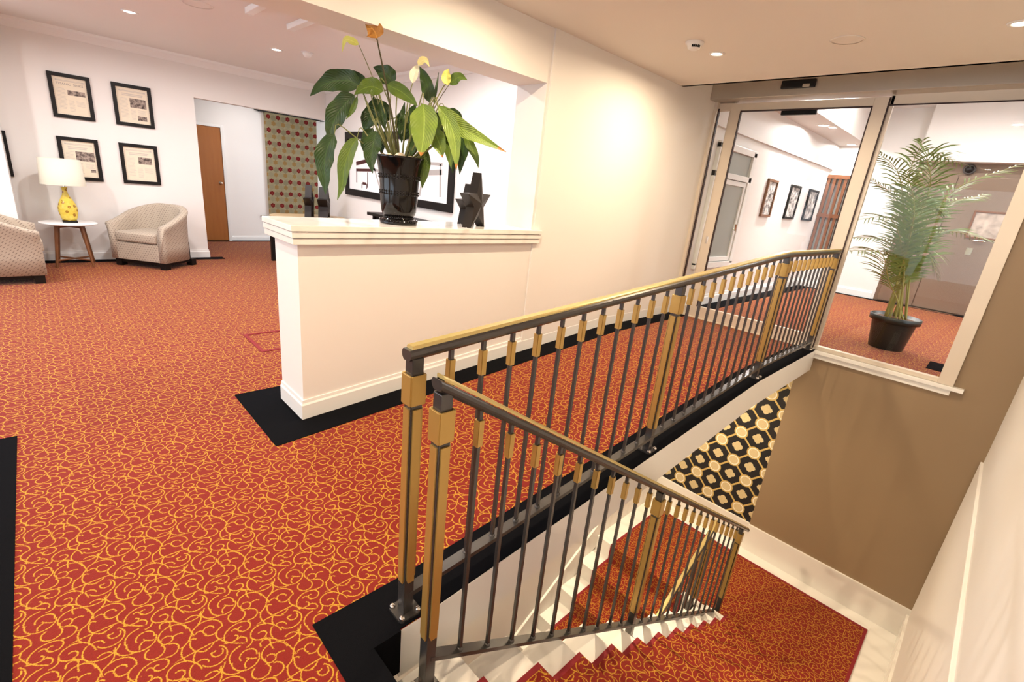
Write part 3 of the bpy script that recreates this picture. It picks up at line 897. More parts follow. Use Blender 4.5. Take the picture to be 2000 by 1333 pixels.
# plant skeletons (metres)
LILY_LEAVES= [('g1',[(1.666,3.285,2.136),(1.607,3.336,2.161),(1.535,3.4,2.15),(1.471,3.455,2.112),(1.415,3.503,2.045)],0.125),('g1',[(1.716,3.306,2.187),(1.672,3.363,2.202),(1.633,3.416,2.215),(1.597,3.465,2.218)],0.055),('g1',[(1.626,3.297,2.079),(1.577,3.33,2.022),(1.528,3.364,1.936),(1.498,3.38,1.846),(1.5,3.364,1.771)],0.125),('g1',[(1.502,3.334,1.821),(1.464,3.357,1.738),(1.441,3.366,1.63),(1.439,3.353,1.523),(1.436,3.343,1.427)],0.112),('g2',[(1.601,3.209,1.814),(1.559,3.229,1.734),(1.524,3.243,1.619),(1.509,3.236,1.512),(1.476,3.247,1.401)],0.086),('g2',[(1.746,3.137,2.116),(1.692,3.171,2.134),(1.643,3.201,2.116),(1.593,3.23,2.072)],0.095),('g1',[(1.835,3.162,2.179),(1.817,3.193,2.219),(1.791,3.233,2.252),(1.753,3.284,2.272)],0.106),('g2',[(1.758,3.111,2.154),(1.792,3.064,2.137),(1.826,3.017,2.113),(1.86,2.969,2.076),(1.883,2.933,2.043)],0.079),('g1',[(1.84,3.199,1.965),(1.789,3.258,1.993),(1.742,3.313,1.952),(1.718,3.346,1.86)],0.148),('g1',[(1.704,3.15,1.869),(1.683,3.147,1.78),(1.665,3.142,1.696),(1.666,3.117,1.597)],0.103),('g3',[(1.908,2.908,2.06),(1.902,2.879,1.979),(1.889,2.857,1.888),(1.87,2.84,1.801),(1.851,2.824,1.735)],0.156),('g3',[(1.984,2.889,1.925),(1.991,2.846,1.857),(1.993,2.806,1.8),(1.988,2.773,1.743)],0.095),('g3',[(2.004,2.884,2.063),(2.058,2.806,1.991),(2.116,2.725,1.931),(2.2,2.618,1.88),(2.3,2.496,1.82)],0.095),('g3',[(1.986,2.846,2.053),(2.02,2.774,1.973),(2.034,2.722,1.874),(2.03,2.687,1.773),(2.02,2.658,1.675)],0.087),('g1',[(2.176,2.841,1.923),(2.19,2.818,1.836),(2.179,2.819,1.739),(2.172,2.817,1.652)],0.069),('g2',[(2.166,2.767,1.927),(2.176,2.739,1.859),(2.204,2.692,1.775),(2.212,2.666,1.706)],0.055),('g1',[(2.126,2.946,2.058),(2.167,2.915,2.04),(2.198,2.895,2.021),(2.222,2.881,1.993)],0.063),('g2',[(1.993,2.993,1.797),(1.985,2.982,1.7),(1.976,2.972,1.615),(1.964,2.965,1.534)],0.079),('g1',[(2.029,3.014,2.095),(2.026,3.035,2.175),(2.013,3.067,2.253),(1.996,3.102,2.314)],0.076),('g1',[(2.038,2.976,2.084),(2.047,2.977,2.153),(2.057,2.976,2.217),(2.066,2.977,2.282)],0.018),('g2',[(2.085,2.874,2.208),(2.104,2.842,2.239),(2.123,2.809,2.255),(2.148,2.771,2.24)],0.061),('y1',[(2.073,2.872,2.202),(2.061,2.879,2.238),(2.061,2.874,2.271),(2.065,2.866,2.294)],0.055),('w1',[(1.9,3.028,2.188),(1.908,3.029,2.239),(1.922,3.025,2.277),(1.938,3.019,2.303)],0.05),('y2',[(1.923,3.006,2.297),(1.935,2.984,2.322),(1.951,2.959,2.326),(1.964,2.937,2.292)],0.04),('y1',[(1.655,3.296,2.382),(1.617,3.315,2.395),(1.581,3.331,2.393),(1.56,3.333,2.322)],0.04),('b1',[(1.571,2.902,2.349),(1.559,2.905,2.378),(1.54,2.914,2.396),(1.512,2.932,2.412)],0.095),('g1',[(1.897,3.101,1.837),(1.918,3.094,1.934),(1.938,3.089,2.013),(1.964,3.077,2.08)],0.082),('g1',[(1.762,3.205,2.055),(1.767,3.186,1.987),(1.771,3.168,1.93),(1.773,3.152,1.884)],0.055),('g2',[(1.63,3.265,2.07),(1.61,3.27,2.003),(1.588,3.278,1.96),(1.561,3.29,1.92)],0.032),('g1',[(2.045,2.941,1.94),(2.064,2.904,1.878),(2.085,2.866,1.805),(2.102,2.83,1.74)],0.063),('g1',[(1.894,3.202,1.914),(1.91,3.195,1.964),(1.927,3.189,2.014),(1.94,3.185,2.086)],0.053),('g1',[(1.763,3.303,2.094),(1.779,3.268,2.038),(1.791,3.237,1.964),(1.799,3.211,1.9)],0.04),('g2',[(2.042,2.847,1.887),(2.061,2.814,1.82),(2.065,2.796,1.751),(2.068,2.779,1.681)],0.058),('g1',[(1.929,2.999,1.906),(1.912,3.002,1.846),(1.899,3.001,1.774),(1.881,3.004,1.724)],0.047),('g1',[(1.92,3.106,2.011),(1.902,3.11,1.95),(1.885,3.113,1.889),(1.876,3.107,1.817)],0.076),('g1',[(1.829,3.238,1.881),(1.81,3.242,1.831),(1.797,3.241,1.775),(1.797,3.227,1.721)],0.058),('g1',[(2.039,3.017,2.028),(2.09,2.977,1.988),(2.128,2.949,1.935),(2.159,2.928,1.861)],0.071),('g2',[(1.957,3.028,2.014),(1.934,3.032,1.953),(1.914,3.032,1.892),(1.904,3.024,1.821)],0.061),('g1',[(1.749,3.274,1.894),(1.722,3.286,1.831),(1.704,3.29,1.769),(1.704,3.276,1.697)],0.076),('g1',[(2.178,2.923,1.977),(2.211,2.9,1.946),(2.245,2.876,1.903),(2.267,2.864,1.833)],0.063),('g3',[(1.991,2.924,2.017),(2.002,2.891,1.95),(1.986,2.883,1.868),(1.97,2.876,1.808)],0.061),('g1',[(2.122,2.923,1.874),(2.149,2.887,1.794),(2.155,2.871,1.722),(2.147,2.87,1.654)],0.058)]
LILY_STEMS= [([(1.849,3.106,1.718),(1.754,3.04,1.981),(1.656,2.978,2.212),(1.57,2.903,2.349)],0.007,'s1'),([(1.826,3.128,1.715),(1.782,3.172,1.989),(1.723,3.23,2.194),(1.656,3.295,2.38)],0.004,'s2'),([(1.861,3.066,1.72),(1.873,3.054,2.001),(1.888,3.04,2.126),(1.9,3.028,2.188)],0.005,'s2'),([(1.899,3.056,1.725),(1.984,2.974,1.949),(2.032,2.926,2.092),(2.083,2.877,2.204)],0.004,'s1'),([(1.89,3.065,1.724),(1.975,3.001,1.913),(2.024,2.972,2.024),(2.038,2.976,2.084)],0.003,'s1')]
PALM_FRONDS= [[(7.014,0.666,0.711),(6.848,0.782,1.308),(6.57,1.009,2.093),(6.296,1.23,2.325)],[(7.007,0.673,0.71),(6.925,0.8,1.421),(6.801,0.968,2.114),(6.846,0.971,2.501)],[(7.022,0.659,0.712),(6.904,0.774,1.503),(6.896,0.782,2.061),(6.797,0.879,2.375),(7.067,0.614,2.307)],[(7.036,0.645,0.714),(6.873,0.734,1.431),(6.951,0.588,2.025),(7.269,0.206,2.326)],[(7.0,0.68,0.709),(6.958,0.814,1.399),(6.856,1.008,1.875),(6.67,1.284,2.095)],[(6.986,0.694,0.707),(6.792,0.791,1.307),(6.523,0.961,1.68),(6.178,1.206,1.642)],[(6.971,0.708,0.704),(6.898,0.78,1.107),(6.721,0.953,1.438),(6.432,1.237,1.455)],[(6.935,0.743,0.699),(6.723,0.835,1.045),(6.487,0.95,1.326),(6.145,1.168,1.324)],[(7.043,0.638,0.715),(6.934,0.698,1.28),(7.029,0.558,1.609),(7.386,0.161,1.572)],[(7.036,0.645,0.714),(6.988,0.762,1.426),(7.178,0.646,1.868),(7.516,0.384,2.041)],[(7.022,0.659,0.712),(7.004,0.816,1.497),(7.07,0.892,2.01),(7.302,0.804,2.426)],[(7.029,0.652,0.713),(6.875,0.686,1.206),(6.808,0.635,1.428),(6.866,0.462,1.171)],[(7.007,0.673,0.71),(6.745,0.79,1.462),(6.63,0.763,1.831),(6.668,0.585,1.798)],[(7.0,0.68,0.709),(6.997,0.846,1.493),(7.062,0.946,1.872),(7.032,1.138,2.047)],[(7.007,0.673,0.71),(6.74,0.772,1.427),(6.536,0.808,1.823),(6.253,0.923,2.138)]]

# ------------------------------------------------------------------ balustrades
def me_box(name, sx, sy, z0, z1, mat, bev=0.0):
    return mesh_of(name, B(-sx / 2, sx / 2, -sy / 2, sy / 2, z0, z1, bev=bev), mat)
def sleeve_mesh(w, h, t=.004, plate=.8):
    bm = bmesh.new()
    a = w / 2; p = w * plate / 2
    for (x0, x1, y0, y1) in ((-p, p, -a, -a + t), (-p, p, a - t, a), (-a, -a + t, -p, p), (a - t, a, -p, p)):
        box(bm, x0, x1, y0, y1, 0, h)
    nf = len(bm.faces)
    box(bm, -a + t * .6, a - t * .6, -a + t * .6, a - t * .6, 0.002, h - .002)
    bm.faces.ensure_lookup_table()
    for fi in range(nf, len(bm.faces)): bm.faces[fi].material_index = 1
    return mesh_of('sleeve', bm, [GOLD, DARKCORE])
SLEEVE = sleeve_mesh(.026, .095)
PANEL = {}
def panel_mesh(h):
    k = round(h, 3)
    if k not in PANEL:
        bm = bmesh.new()
        prism(bm, [(-.0155, 0.016), (-.010, 0), (.0155, 0), (.0155, h), (-.0155, h)], 'y', -.004, .004)
        PANEL[k] = mesh_of('gold_panel', bm, GOLD)
    return PANEL[k]
bm = bmesh.new(); lathe(bm, [(.011, 0), (.012, .004), (.010, .010), (.005, .014), (0, .015)], seg=12)
BOLT = mesh_of('bolt', bm, CHROME, True)
bm = bmesh.new(); bm_pts = []
for sx, sy in ((1, 1), (-1, 1), (-1, -1), (1, -1)):
    a0 = {(1, 1): 0, (-1, 1): 90, (-1, -1): 180, (1, -1): 270}[(sx, sy)]
    for q in range(5):
        a = math.radians(a0 + q * 22.5)
        bm_pts.append((sx * .031 + .017 * math.cos(a), sy * .031 + .017 * math.sin(a)))
prism(bm, bm_pts, 'z', 0, .012)
PLATE = mesh_of('base_plate', bm, GUN)
CORE = {}
def post(par, x, y, zb, zt, short=0.17):
    """square gunmetal post with gold cladding; zt is the underside of the handrail"""
    h = zt - zb
    k = round(h, 3)
    if k not in CORE:
        bm = B(-.0215, .0215, -.0215, .0215, 0, h, bev=.003)
        CORE[k] = mesh_of('post', bm, GUN)
    o = link('post', CORE[k], par, Vector((x, y, zb)) - ORG[par])
    ztop = h - .055
    hc = .105
    # collar
    if 'collar' not in CORE:
        bm = bmesh.new()
        a, t, p = .0305, .006, .0265
        for (x0, x1, y0, y1) in ((-p, p, -a, -a + t), (-p, p, a - t, a), (-a, -a + t, -p, p), (a - t, a, -p, p)):
            box(bm, x0, x1, y0, y1, 0, hc, bev=.0015)
        nf = len(bm.faces)
        box(bm, -a + .003, a - .003, -a + .003, a - .003, .002, hc - .002)
        bm.faces.ensure_lookup_table()
        for fi in range(nf, len(bm.faces)): bm.faces[fi].material_index = 1
        CORE['collar'] = mesh_of('collar', bm, [GOLD, DARKCORE])
    link('collar', CORE['collar'], o, (0, 0, ztop - hc))
    ph = ztop - hc - .016 - short
    pm = panel_mesh(ph)
    for q in range(4):
        g = link('gold_panel', pm, o, (.0240 * math.sin(q * PI / 2), -.0240 * math.cos(q * PI / 2), short))
        g.rotation_euler = (0, 0, q * PI / 2)
    link('base_plate', PLATE, o, (0, 0, 0))
    for sx, sy in ((1, 1), (1, -1), (-1, 1), (-1, -1)):
        link('bolt', BOLT, o, (sx * .035, sy * .035, .012))
    return o

RAILP = [(-.024, .004), (-.027, .014), (-.025, .025), (-.019, .031), (.019, .031), (.025, .025), (.027, .014), (.024, .004), (.015, -.006), (-.015, -.006)]
CAPP = [(-.018, .029), (-.018, .038), (-.014, .043), (.014, .043), (.018, .038), (.018, .029)]
def balustrade(name, label, y, top, bot, posts, secs, base_short=.17, ext=(.035, .03)):
    """top(x): handrail underside height, bot(x): lower rail top; posts: [(x, zbase)]; secs: balusters per bay"""
    x0, x1 = posts[0][0], posts[-1][0]
    par = thing(name, label, 'balustrade', ((x0 + x1) / 2, y, posts[0][1]))
    bends = [x for x in getattr(top, 'bends', ()) if x0 < x < x1]
    xs = [x0 - ext[0]]
    for b_ in bends:
        xs += [b_ - .05, b_ - .02, b_ + .02, b_ + .05]
    xs += [x1 + ext[1]]
    def sm(x):
        return (top(x - .03) + top(x) + top(x + .03)) / 3
    path = [(x, y, sm(x)) for x in xs]
    hr = mk('handrail', sweep(bmesh.new(), path, RAILP), GUN, par)
    cp = [(p[0] + (0.012 if i == 0 else (-.004 if i == len(path) - 1 else 0)), p[1], p[2]) for i, p in enumerate(path)]
    mk('gold_cap', sweep(bmesh.new(), cp, CAPP), GOLDC, hr)
    bx = [x0] + bends + [x1]
    mk('lower_rail', sweep(bmesh.new(), [(x, y, bot(x)) for x in bx], [(-.023, 0), (.023, 0), (.023, -.020), (-.023, -.020)]), GUN, par)
    for x, zb in posts:
        post(par, x, y, zb, top(x), base_short if zb > -3 else .1)
    hgt = None
    for (xa, _), (xb, _), n in zip(posts, posts[1:], secs):
        for i in range(n):
            x = xa + (xb - xa) * (i + 1) / (n + 1)
            h = top(x) - bot(x)
            key = ('bal', round(h, 3))
            if key not in CORE:
                CORE[key] = me_box('baluster', .015, .015, -.005, h, GUN, .0015)
            b_ = link('baluster', CORE[key], par, Vector((x, y, bot(x))) - ORG[par])
            link('sleeve', SLEEVE, b_, (0, 0, h - .135))
            link('foot_collar', FOOT, b_, (0, 0, -.001))
    return par
bm = bmesh.new(); lathe(bm, [(.014, 0), (.014, .004), (.010, .011), (.0, .012)], seg=10)
FOOT = mesh_of('foot_collar', bm, GUN, True)

def top1(x): return zr(x) + 1.055
top1.bends = (4.26,)
def bot1(x): return zr(x) + 0.105
balustrade('ramp_balustrade', 'gold and gunmetal balustrade rising along the ramp edge', 1.21, top1, bot1,
           [(0.80, .003), (2.54, zr(2.54)), (4.28, zr(4.28)), (5.85, RISE + .003)], [11, 11, 11], .16, (.032, .06))
def top2(x): return 1.008 - 0.6305 * (x - 0.785)
def bot2(x): return -0.085 - 0.6305 * (x - 0.87)
p2 = balustrade('stair_balustrade', 'gold and gunmetal balustrade descending beside the upper stair flight', 1.03, top2, bot2,
                [(0.785, -R1), (2.475, -R1 * 6), (4.56, LZ + .012)], [10, 12], .27, (.026, .22))
def top3(x): return LZ + 0.98 + 0.60 * (x - 4.50)
def bot3(x): return LZ + 0.10 + 0.60 * (x - 4.50)
balustrade('lower_stair_balustrade', 'lower balustrade running down under the ramp, seen through the stair railing', 1.27, top3, bot3,
           [(2.85, LZ - R1 * 6), (4.47, LZ)], [9], .15, (.03, .12))

# ------------------------------------------------------------------ ceiling fittings
def downlight(x, y, z, label, warm=True, power=60, r=.05, group=None, spread=math.radians(172)):
    t = thing('ceiling_downlight', label, 'downlight', (x, y, z), group=group)
    bm = bmesh.new(); lathe(bm, [(r * .80, .0), (r * .86, -.006), (r * 1.2, -.006), (r * 1.28, 0), (r * 1.2, .004), (r * .8, .004)], seg=24)
    mk('trim_ring', bm, TRIMW, t, True, local=True)
    bm = bmesh.new(); lathe(bm, [(0, -.001), (r * .83, -.001), (r * .83, .003), (0, .003)], seg=24)
    mk('lens', bm, LENS_W if warm else LENS_N, t, False, local=True)
    a = area('downlight_beam', (0, 0, -.012), (0, 0, 0), r * 1.6, r * 1.6, power, WARM if warm else NEUT, 'DISK', spread, t)
    return t
HALL = 'downlights in the stair hall ceiling'
downlight(4.13, 2.086, FC, 'round downlight in the ceiling beside the smoke detector, near the glass doors', power=52, group=HALL)
downlight(4.23, 0.331, FC, 'round downlight at the right edge of the stair hall ceiling', power=52, group=HALL)
for (x, y) in ((2.2, 2.09), (0.3, 2.09), (-0.7, 0.7), (-1.8, 1.8)):
    downlight(x, y, FC, 'round downlight of the stair hall ceiling outside the picture', power=52, group=HALL)
LOU = 'downlights in the lounge ceiling'
downlight(0.992, 7.084, LC, 'round downlight in the lounge ceiling above the picture wall', False, 62, .06, LOU)
downlight(2.451, 7.077, LC, 'round downlight in the lounge ceiling left of the lily', False, 62, .06, LOU)
for (x, y) in ((-0.8, 7.08), (-0.6, 4.6), (1.2, 4.5), (2.9, 4.4), (-2.4, 6.0)):
    downlight(x, y, LC, 'round downlight of the lounge ceiling outside the picture', False, 62, .06, LOU)
downlight(3.0, 10.1, 2.80, 'added unseen lamp brightening the lounge recess', False, 20, .05)  # extra lamp to lift the recess, otherwise lit only by the sky
HAL2 = 'downlights in the hallway ceiling'
downlight(8.99, 2.55, 3.0, 'oval looking downlight in the hallway ceiling near the ceiling step, seen through the door', False, 75, .085, HAL2)
downlight(11.2, 2.62, 3.0, 'downlight at the far end of the hallway ceiling above the timber screen', False, 45, .085, HAL2)
for (x, y) in ((7.4, -0.9), (9.6, -0.9), (9.6, 0.7)):
    downlight(x, y, 3.65, 'added unseen lamp below the raised hallway ceiling', False, 75, .085, HAL2)  # hidden lamps added to brighten the hallway
downlight(2.6, 2.30, zr(2.6) - .239, 'downlight below the ramp over the lower stair flight', True, 120, .05)
downlight(5.2, 2.2, RISE - .241, 'added hidden lamp below the ramp end over the stair landing', True, 55, .05)  # extra lamp concealed by the fascia, brightens wallpaper and landing
# light in the raised coffer
cl = thing('coffer_light', 'bright tube light along the step of the hallway ceiling', 'light', (8.4, 2.2, 3.58))
mk('diffuser', B(7.3, 9.6, 2.15, 2.25, 3.59, 3.65, bev=.01), LENS_N, cl)
area('coffer_beam', (0, .0, -.01), (0, 0, 0), 2.2, .1, 90, NEUT, parent=cl)

sd = thing('smoke_detector', 'white slotted smoke detector on the stair hall ceiling', 'smoke detector', (3.797, 2.113, FC))
bm = bmesh.new(); lathe(bm, [(0, -.012), (.068, -.012), (.07, 0), (.062, .002), (0, .002)], seg=28); mk('base', bm, TRIMW, sd, True, local=True)
bm = bmesh.new(); lathe(bm, [(0, -.052), (.03, -.05), (.046, -.04), (.052, -.02), (.056, -.011)], seg=28); mk('body', bm, TRIMW, sd, True, local=True)
bm = bmesh.new()
for q in range(5):
    a = math.radians(195 + q * 16)
    cx, cy = .047 * math.cos(a), .047 * math.sin(a)
    box(bm, cx - .004, cx + .004, cy - .006, cy + .006, -.040, -.024)
mk('slots', bm, BLKPL, sd, local=True)
sd2 = thing('smoke_detector', 'small white smoke detector on the lounge ceiling beside the lily', 'smoke detector', (2.72, 6.79, LC))
bm = bmesh.new(); lathe(bm, [(0, -.055), (.03, -.055), (.05, -.03), (.052, 0), (0, 0)], seg=24); mk('body', bm, TRIMW, sd2, True, local=True)
bm = bmesh.new(); lathe(bm, [(.05, -.008), (.075, -.008), (.078, 0), (.05, 0)], seg=24); mk('base', bm, TRIMW, sd2, True, local=True)
for (nm, lb, x, y, z, r) in (('ceiling_speaker', 'flush round speaker cover on the stair hall ceiling', 4.167, 1.183, FC, .10),
                             ('ceiling_vent', 'flush round vent in the lounge ceiling', 1.366, 5.968, LC, .13)):
    t = thing(nm, lb, 'vent' if 'vent' in nm else 'speaker', (x, y, z))
    bm = bmesh.new(); lathe(bm, [(r * .9, -.004), (r, -.005), (r * 1.04, 0), (r * .88, 0)], seg=32); mk('rim', bm, CEIL if z == FC else WALL, t, True, local=True)
    bm = bmesh.new(); lathe(bm, [(0, -.002), (r * .9, -.002), (r * .9, .0)], seg=32); mk('cover', bm, CEIL if z == FC else WALL, t, False, local=True)
for k, (x, y1) in enumerate(((1.70, 5.57), (2.13, 5.72))):
    t = thing('ceiling_batten', 'white batten light fitting on the lounge ceiling, %s' % ('left of two' if k == 0 else 'right of two, nearer the lily'), 'light fitting', (x, y1 - .45, LC))
    mk('body', B(x - .035, x + .035, y1 - .9, y1, LC - .05, LC + .0, bev=.006), TRIMW, t)
    mk('end_cap', B(x - .037, x + .037, y1 - .004, y1 + .012, LC - .052, LC, bev=.004), TRIMW, t)

# ------------------------------------------------------------------ framed newspapers
def frame_xz(par, x0, x1, z0, z1, y, w, d, mat, inner=PAPER, sheet_d=.006):
    """frame on a wall facing -y at plane y"""
    for (a, b, c, e) in ((x0, x1, z1 - w, z1), (x0, x1, z0, z0 + w), (x0, x0 + w, z0 + w, z1 - w), (x1 - w, x1, z0 + w, z1 - w)):
        mk('frame_side', B(a, b, y - d, y, c, e, bev=.003), mat, par)
    return mk('sheet', B(x0 + w * .8, x1 - w * .8, y - sheet_d, y - .001, z0 + w * .8, z1 - w * .8), inner, par)
def lines(bm, x0, x1, z0, z1, y, n, thick, gap=.0, rag=.0):
    for i in range(n):
        z = z1 - (z1 - z0) * (i + .5) / n
        xe = x1 - random.random() * rag * (x1 - x0)
        box(bm, x0, xe, y - .0008, y, z - thick / 2, z + thick / 2)
def newspaper(x0, x1, z0, z1, label, kind):
    t = thing('framed_newspaper', label, 'picture', ((x0 + x1) / 2, FY, z0), group='black framed newspaper front pages')
    w = .044
    sh = frame_xz(t, x0, x1, z0, z1, FY, w, .028, BLKW)
    ys = FY - .006
    W = x1 - x0; H = z1 - z0
    X = lambda f: x0 + W * f
    Z = lambda f: z0 + H * f
    bm = bmesh.new(); lines(bm, X(.20), X(.80), Z(.82), Z(.86), ys, 2, .006)
    box(bm, X(.17), X(.21), ys - .0008, ys, Z(.825), Z(.86)); box(bm, X(.79), X(.84), ys - .0008, ys, Z(.825), Z(.86))
    mk('masthead', bm, INKL, sh)
    if kind == 0:
        c = bpy.data.curves.new('headline', 'FONT'); c.body = 'TITANIC  SINKS'; c.size = .038; c.align_x = 'CENTER'; c.extrude = .0004
        tmp = bpy.data.objects.new('headline_text', c)
        me = bpy.data.meshes.new_from_object(tmp)
        bpy.data.objects.remove(tmp)
        me.materials.clear(); me.materials.append(INK)
        o = bpy.data.objects.new('headline', me); col.objects.link(o)
        o.parent = sh; o.location = Vector((X(.5), ys - .0008, Z(.745))) - ORG[t]; o.rotation_euler = (PI / 2, 0, 0)
    else:
        bm = bmesh.new(); lines(bm, X(.24), X(.78), Z(.72), Z(.79), ys, 2, .012, rag=.25); mk('headline', bm, INKL, sh)
    photos = {0: [(.42, .84, .53, .64)], 1: [(.42, .84, .46, .68), (.58, .82, .16, .27)], 2: [(.40, .86, .46, .68), (.72, .84, .2, .27)], 3: [(.46, .82, .51, .68)]}[kind]
    for (a, b, c0, c1) in photos:
        mk('news_photo', B(X(a), X(b), ys - .001, ys, Z(c0), Z(c1)), PHOTO_S, sh)
    bm = bmesh.new()
    lines(bm, X(.17), X(.38), Z(.20), Z(.68), ys, 16, .005, rag=.2)
    lines(bm, X(.42), X(.56), Z(.16), Z(.42), ys, 9, .005, rag=.2)
    lines(bm, X(.60), X(.83), Z(.29), Z(.42), ys, 5, .005, rag=.2)
    mk('print_columns', bm, INKL, sh)
newspaper(.325, .742, 1.886, 2.424, 'black framed newspaper page, top left, with headline TITANIC SINKS', 0)
newspaper(.962, 1.402, 1.888, 2.428, 'black framed newspaper page, top right, with two brown photographs', 1)
newspaper(.308, .728, 1.102, 1.650, 'black framed newspaper page partly hidden behind the lamp shade', 2)
newspaper(.952, 1.394, 1.103, 1.652, 'black framed newspaper page with sailing ship photograph above the armchair', 3)
t = thing('picture_frame', 'black picture frame almost hidden behind the white pier at the left edge', 'picture', (-.38, FY, 1.095), group=None)
frame_xz(t, -.60, -.158, 1.092, 1.642, FY, .044, .028, BLKW)

# wide artwork of chairs
aw = thing('chair_artwork', 'wide black framed print of chair silhouettes behind the potted lily', 'picture', (AX, 6.75, 1.2))
y0, y1, z0, z1, w = 5.22, 8.30, 1.20, 2.21, .105
for (a, b, c, e) in ((y0, y1, z1 - w, z1), (y0, y1, z0, z0 + w), (y0, y0 + w, z0 + w, z1 - w), (y1 - w, y1, z0 + w, z1 - w)):
    mk('frame_side', B(AX - .04, AX, a, b, c, e, bev=.004), BLKW, aw)
sh = mk('sheet', B(AX - .008, AX - .001, y0 + .08, y1 - .08, z0 + .08, z1 - .08), WHITEP, aw)
GREYINK = plain('grey_print_ink', (0.42, 0.39, 0.37), .8)
BRNINK = plain('dark_maroon_print_ink', (0.06, 0.012, 0.010), .8)
def quads(name, polys, mat):
    bm = bmesh.new()
    for pl in polys:
        prism(bm, pl, 'x', AX - .0095, AX - .0078)
    mk(name, bm, mat, sh)
def bar(ya, za, yb, zb, t0, t1=None):
    t1 = t0 if t1 is None else t1
    d = Vector((yb - ya, zb - za)).normalized(); n = Vector((-d.y, d.x))
    return [(ya + n.x * t0, za + n.y * t0), (yb + n.x * t1, zb + n.y * t1), (yb - n.x * t1, zb - n.y * t1), (ya - n.x * t0, za - n.y * t0)]
quads('chair_print', [bar(7.95, 1.72, 7.40, 1.80, .03), bar(7.95, 1.62, 7.40, 1.64, .022), bar(7.93, 1.62, 7.93, 1.42, .012), bar(7.55, 1.60, 7.55, 1.36, .012),
                      bar(7.72, 1.42, 7.60, 1.42, .02), bar(7.74, 1.42, 7.74, 1.34, .012), bar(7.58, 1.42, 7.58, 1.34, .012)], BRNINK)
quads('chair_print', [bar(7.62, 2.05, 7.30, 1.62, .05, .02), bar(7.30, 1.62, 7.12, 1.34, .015), bar(7.40, 1.66, 7.0, 1.62, .02), bar(7.0, 1.62, 6.94, 1.34, .015)], GREYINK)
quads('chair_print', [bar(6.15, 1.80, 5.50, 1.80, .02), bar(6.15, 1.66, 5.50, 1.70, .035), bar(6.2, 1.80, 6.2, 1.40, .02), bar(5.95, 1.66, 6.02, 1.36, .02), bar(5.55, 1.80, 5.52, 1.38, .015), bar(6.5, 1.6, 6.5, 1.34, .02), bar(6.35, 1.6, 6.35, 1.36, .012)], GREYINK)

# ------------------------------------------------------------------ recess: door, tapestry
d3 = thing('door_3', 'orange brown veneer door in the lounge recess', 'door', (2.29, 11.0, 0), kind='structure')
mk('door_leaf', B(1.87, 2.70, 10.955, 10.99, .01, 2.12, bev=.003), DOORWOOD, d3)
bm = bmesh.new(); box(bm, 2.703, 2.76, 10.94, 11.0, 0, 2.17, bev=.004); box(bm, 1.80, 2.703, 10.94, 11.0, 2.123, 2.17, bev=.004); box(bm, 1.80, 1.866, 10.94, 11.0, 0, 2.123)
mk('door_frame', bm, TRIMW, d3)
bm = bmesh.new(); lathe(bm, [(0, .075), (.02, .074), (.028, .06), (.022, .045), (.01, .035), (.01, .01), (.03, .008), (.032, 0), (0, 0)], seg=18)
for v in bm.verts: v.co = Vector((2.635 + v.co.x, 10.955 - v.co.z, 1.12 + v.co.y))
mk('door_knob', bm, BRASS, d3, True)
tp = thing('wall_tapestry', 'hanging floral tapestry with red and orange blooms in the lounge recess', 'tapestry', (4.0, 10.94, .5))
bm = bmesh.new()
nx, nz = 40, 24
vv = [[None] * (nz + 1) for _ in range(nx + 1)]
for i in range(nx + 1):
    for k in range(nz + 1):
        x = 3.485 + 1.045 * i / nx; z = .54 + 2.0 * k / nz
        vv[i][k] = bm.verts.new((x, 10.935 + .008 * math.sin(i * .9) * (1 - k / nz) , z))
for i in range(nx):
    for k in range(nz):
        bm.faces.new((vv[i][k], vv[i + 1][k], vv[i + 1][k + 1], vv[i][k + 1]))
bmesh.ops.solidify(bm, geom=bm.faces, thickness=.006)
mk('cloth', bm, TAPESTRY, tp)
for z in (2.545, .515):
    bm = bmesh.new(); tube(bm, [(3.40, 10.94, z), (4.62, 10.94, z)], .014)
    for sx, xx in ((-1, 3.40), (1, 4.62)):
        b2 = bmesh.new(); 
        prof_ = [(.012, 0), (.024, .012), (.022, .03), (.013, .05), (.016, .06), (0, .085)]
        for r_, dz in prof_[:-1]:
            pass
        tube(bm, [(xx, 10.94, z), (xx + sx * .02, 10.94, z), (xx + sx * .05, 10.94, z), (xx + sx * .085, 10.94, z)], .024, 10, .006)
        b2.free()
    mk('rod', bm, BLKW, tp)
    bm = bmesh.new(); box(bm, 3.43, 3.45, 10.93, 11.0, z - .012, z + .012); box(bm, 4.56, 4.58, 10.93, 11.0, z - .012, z + .012)
    mk('bracket', bm, BLKW, tp)

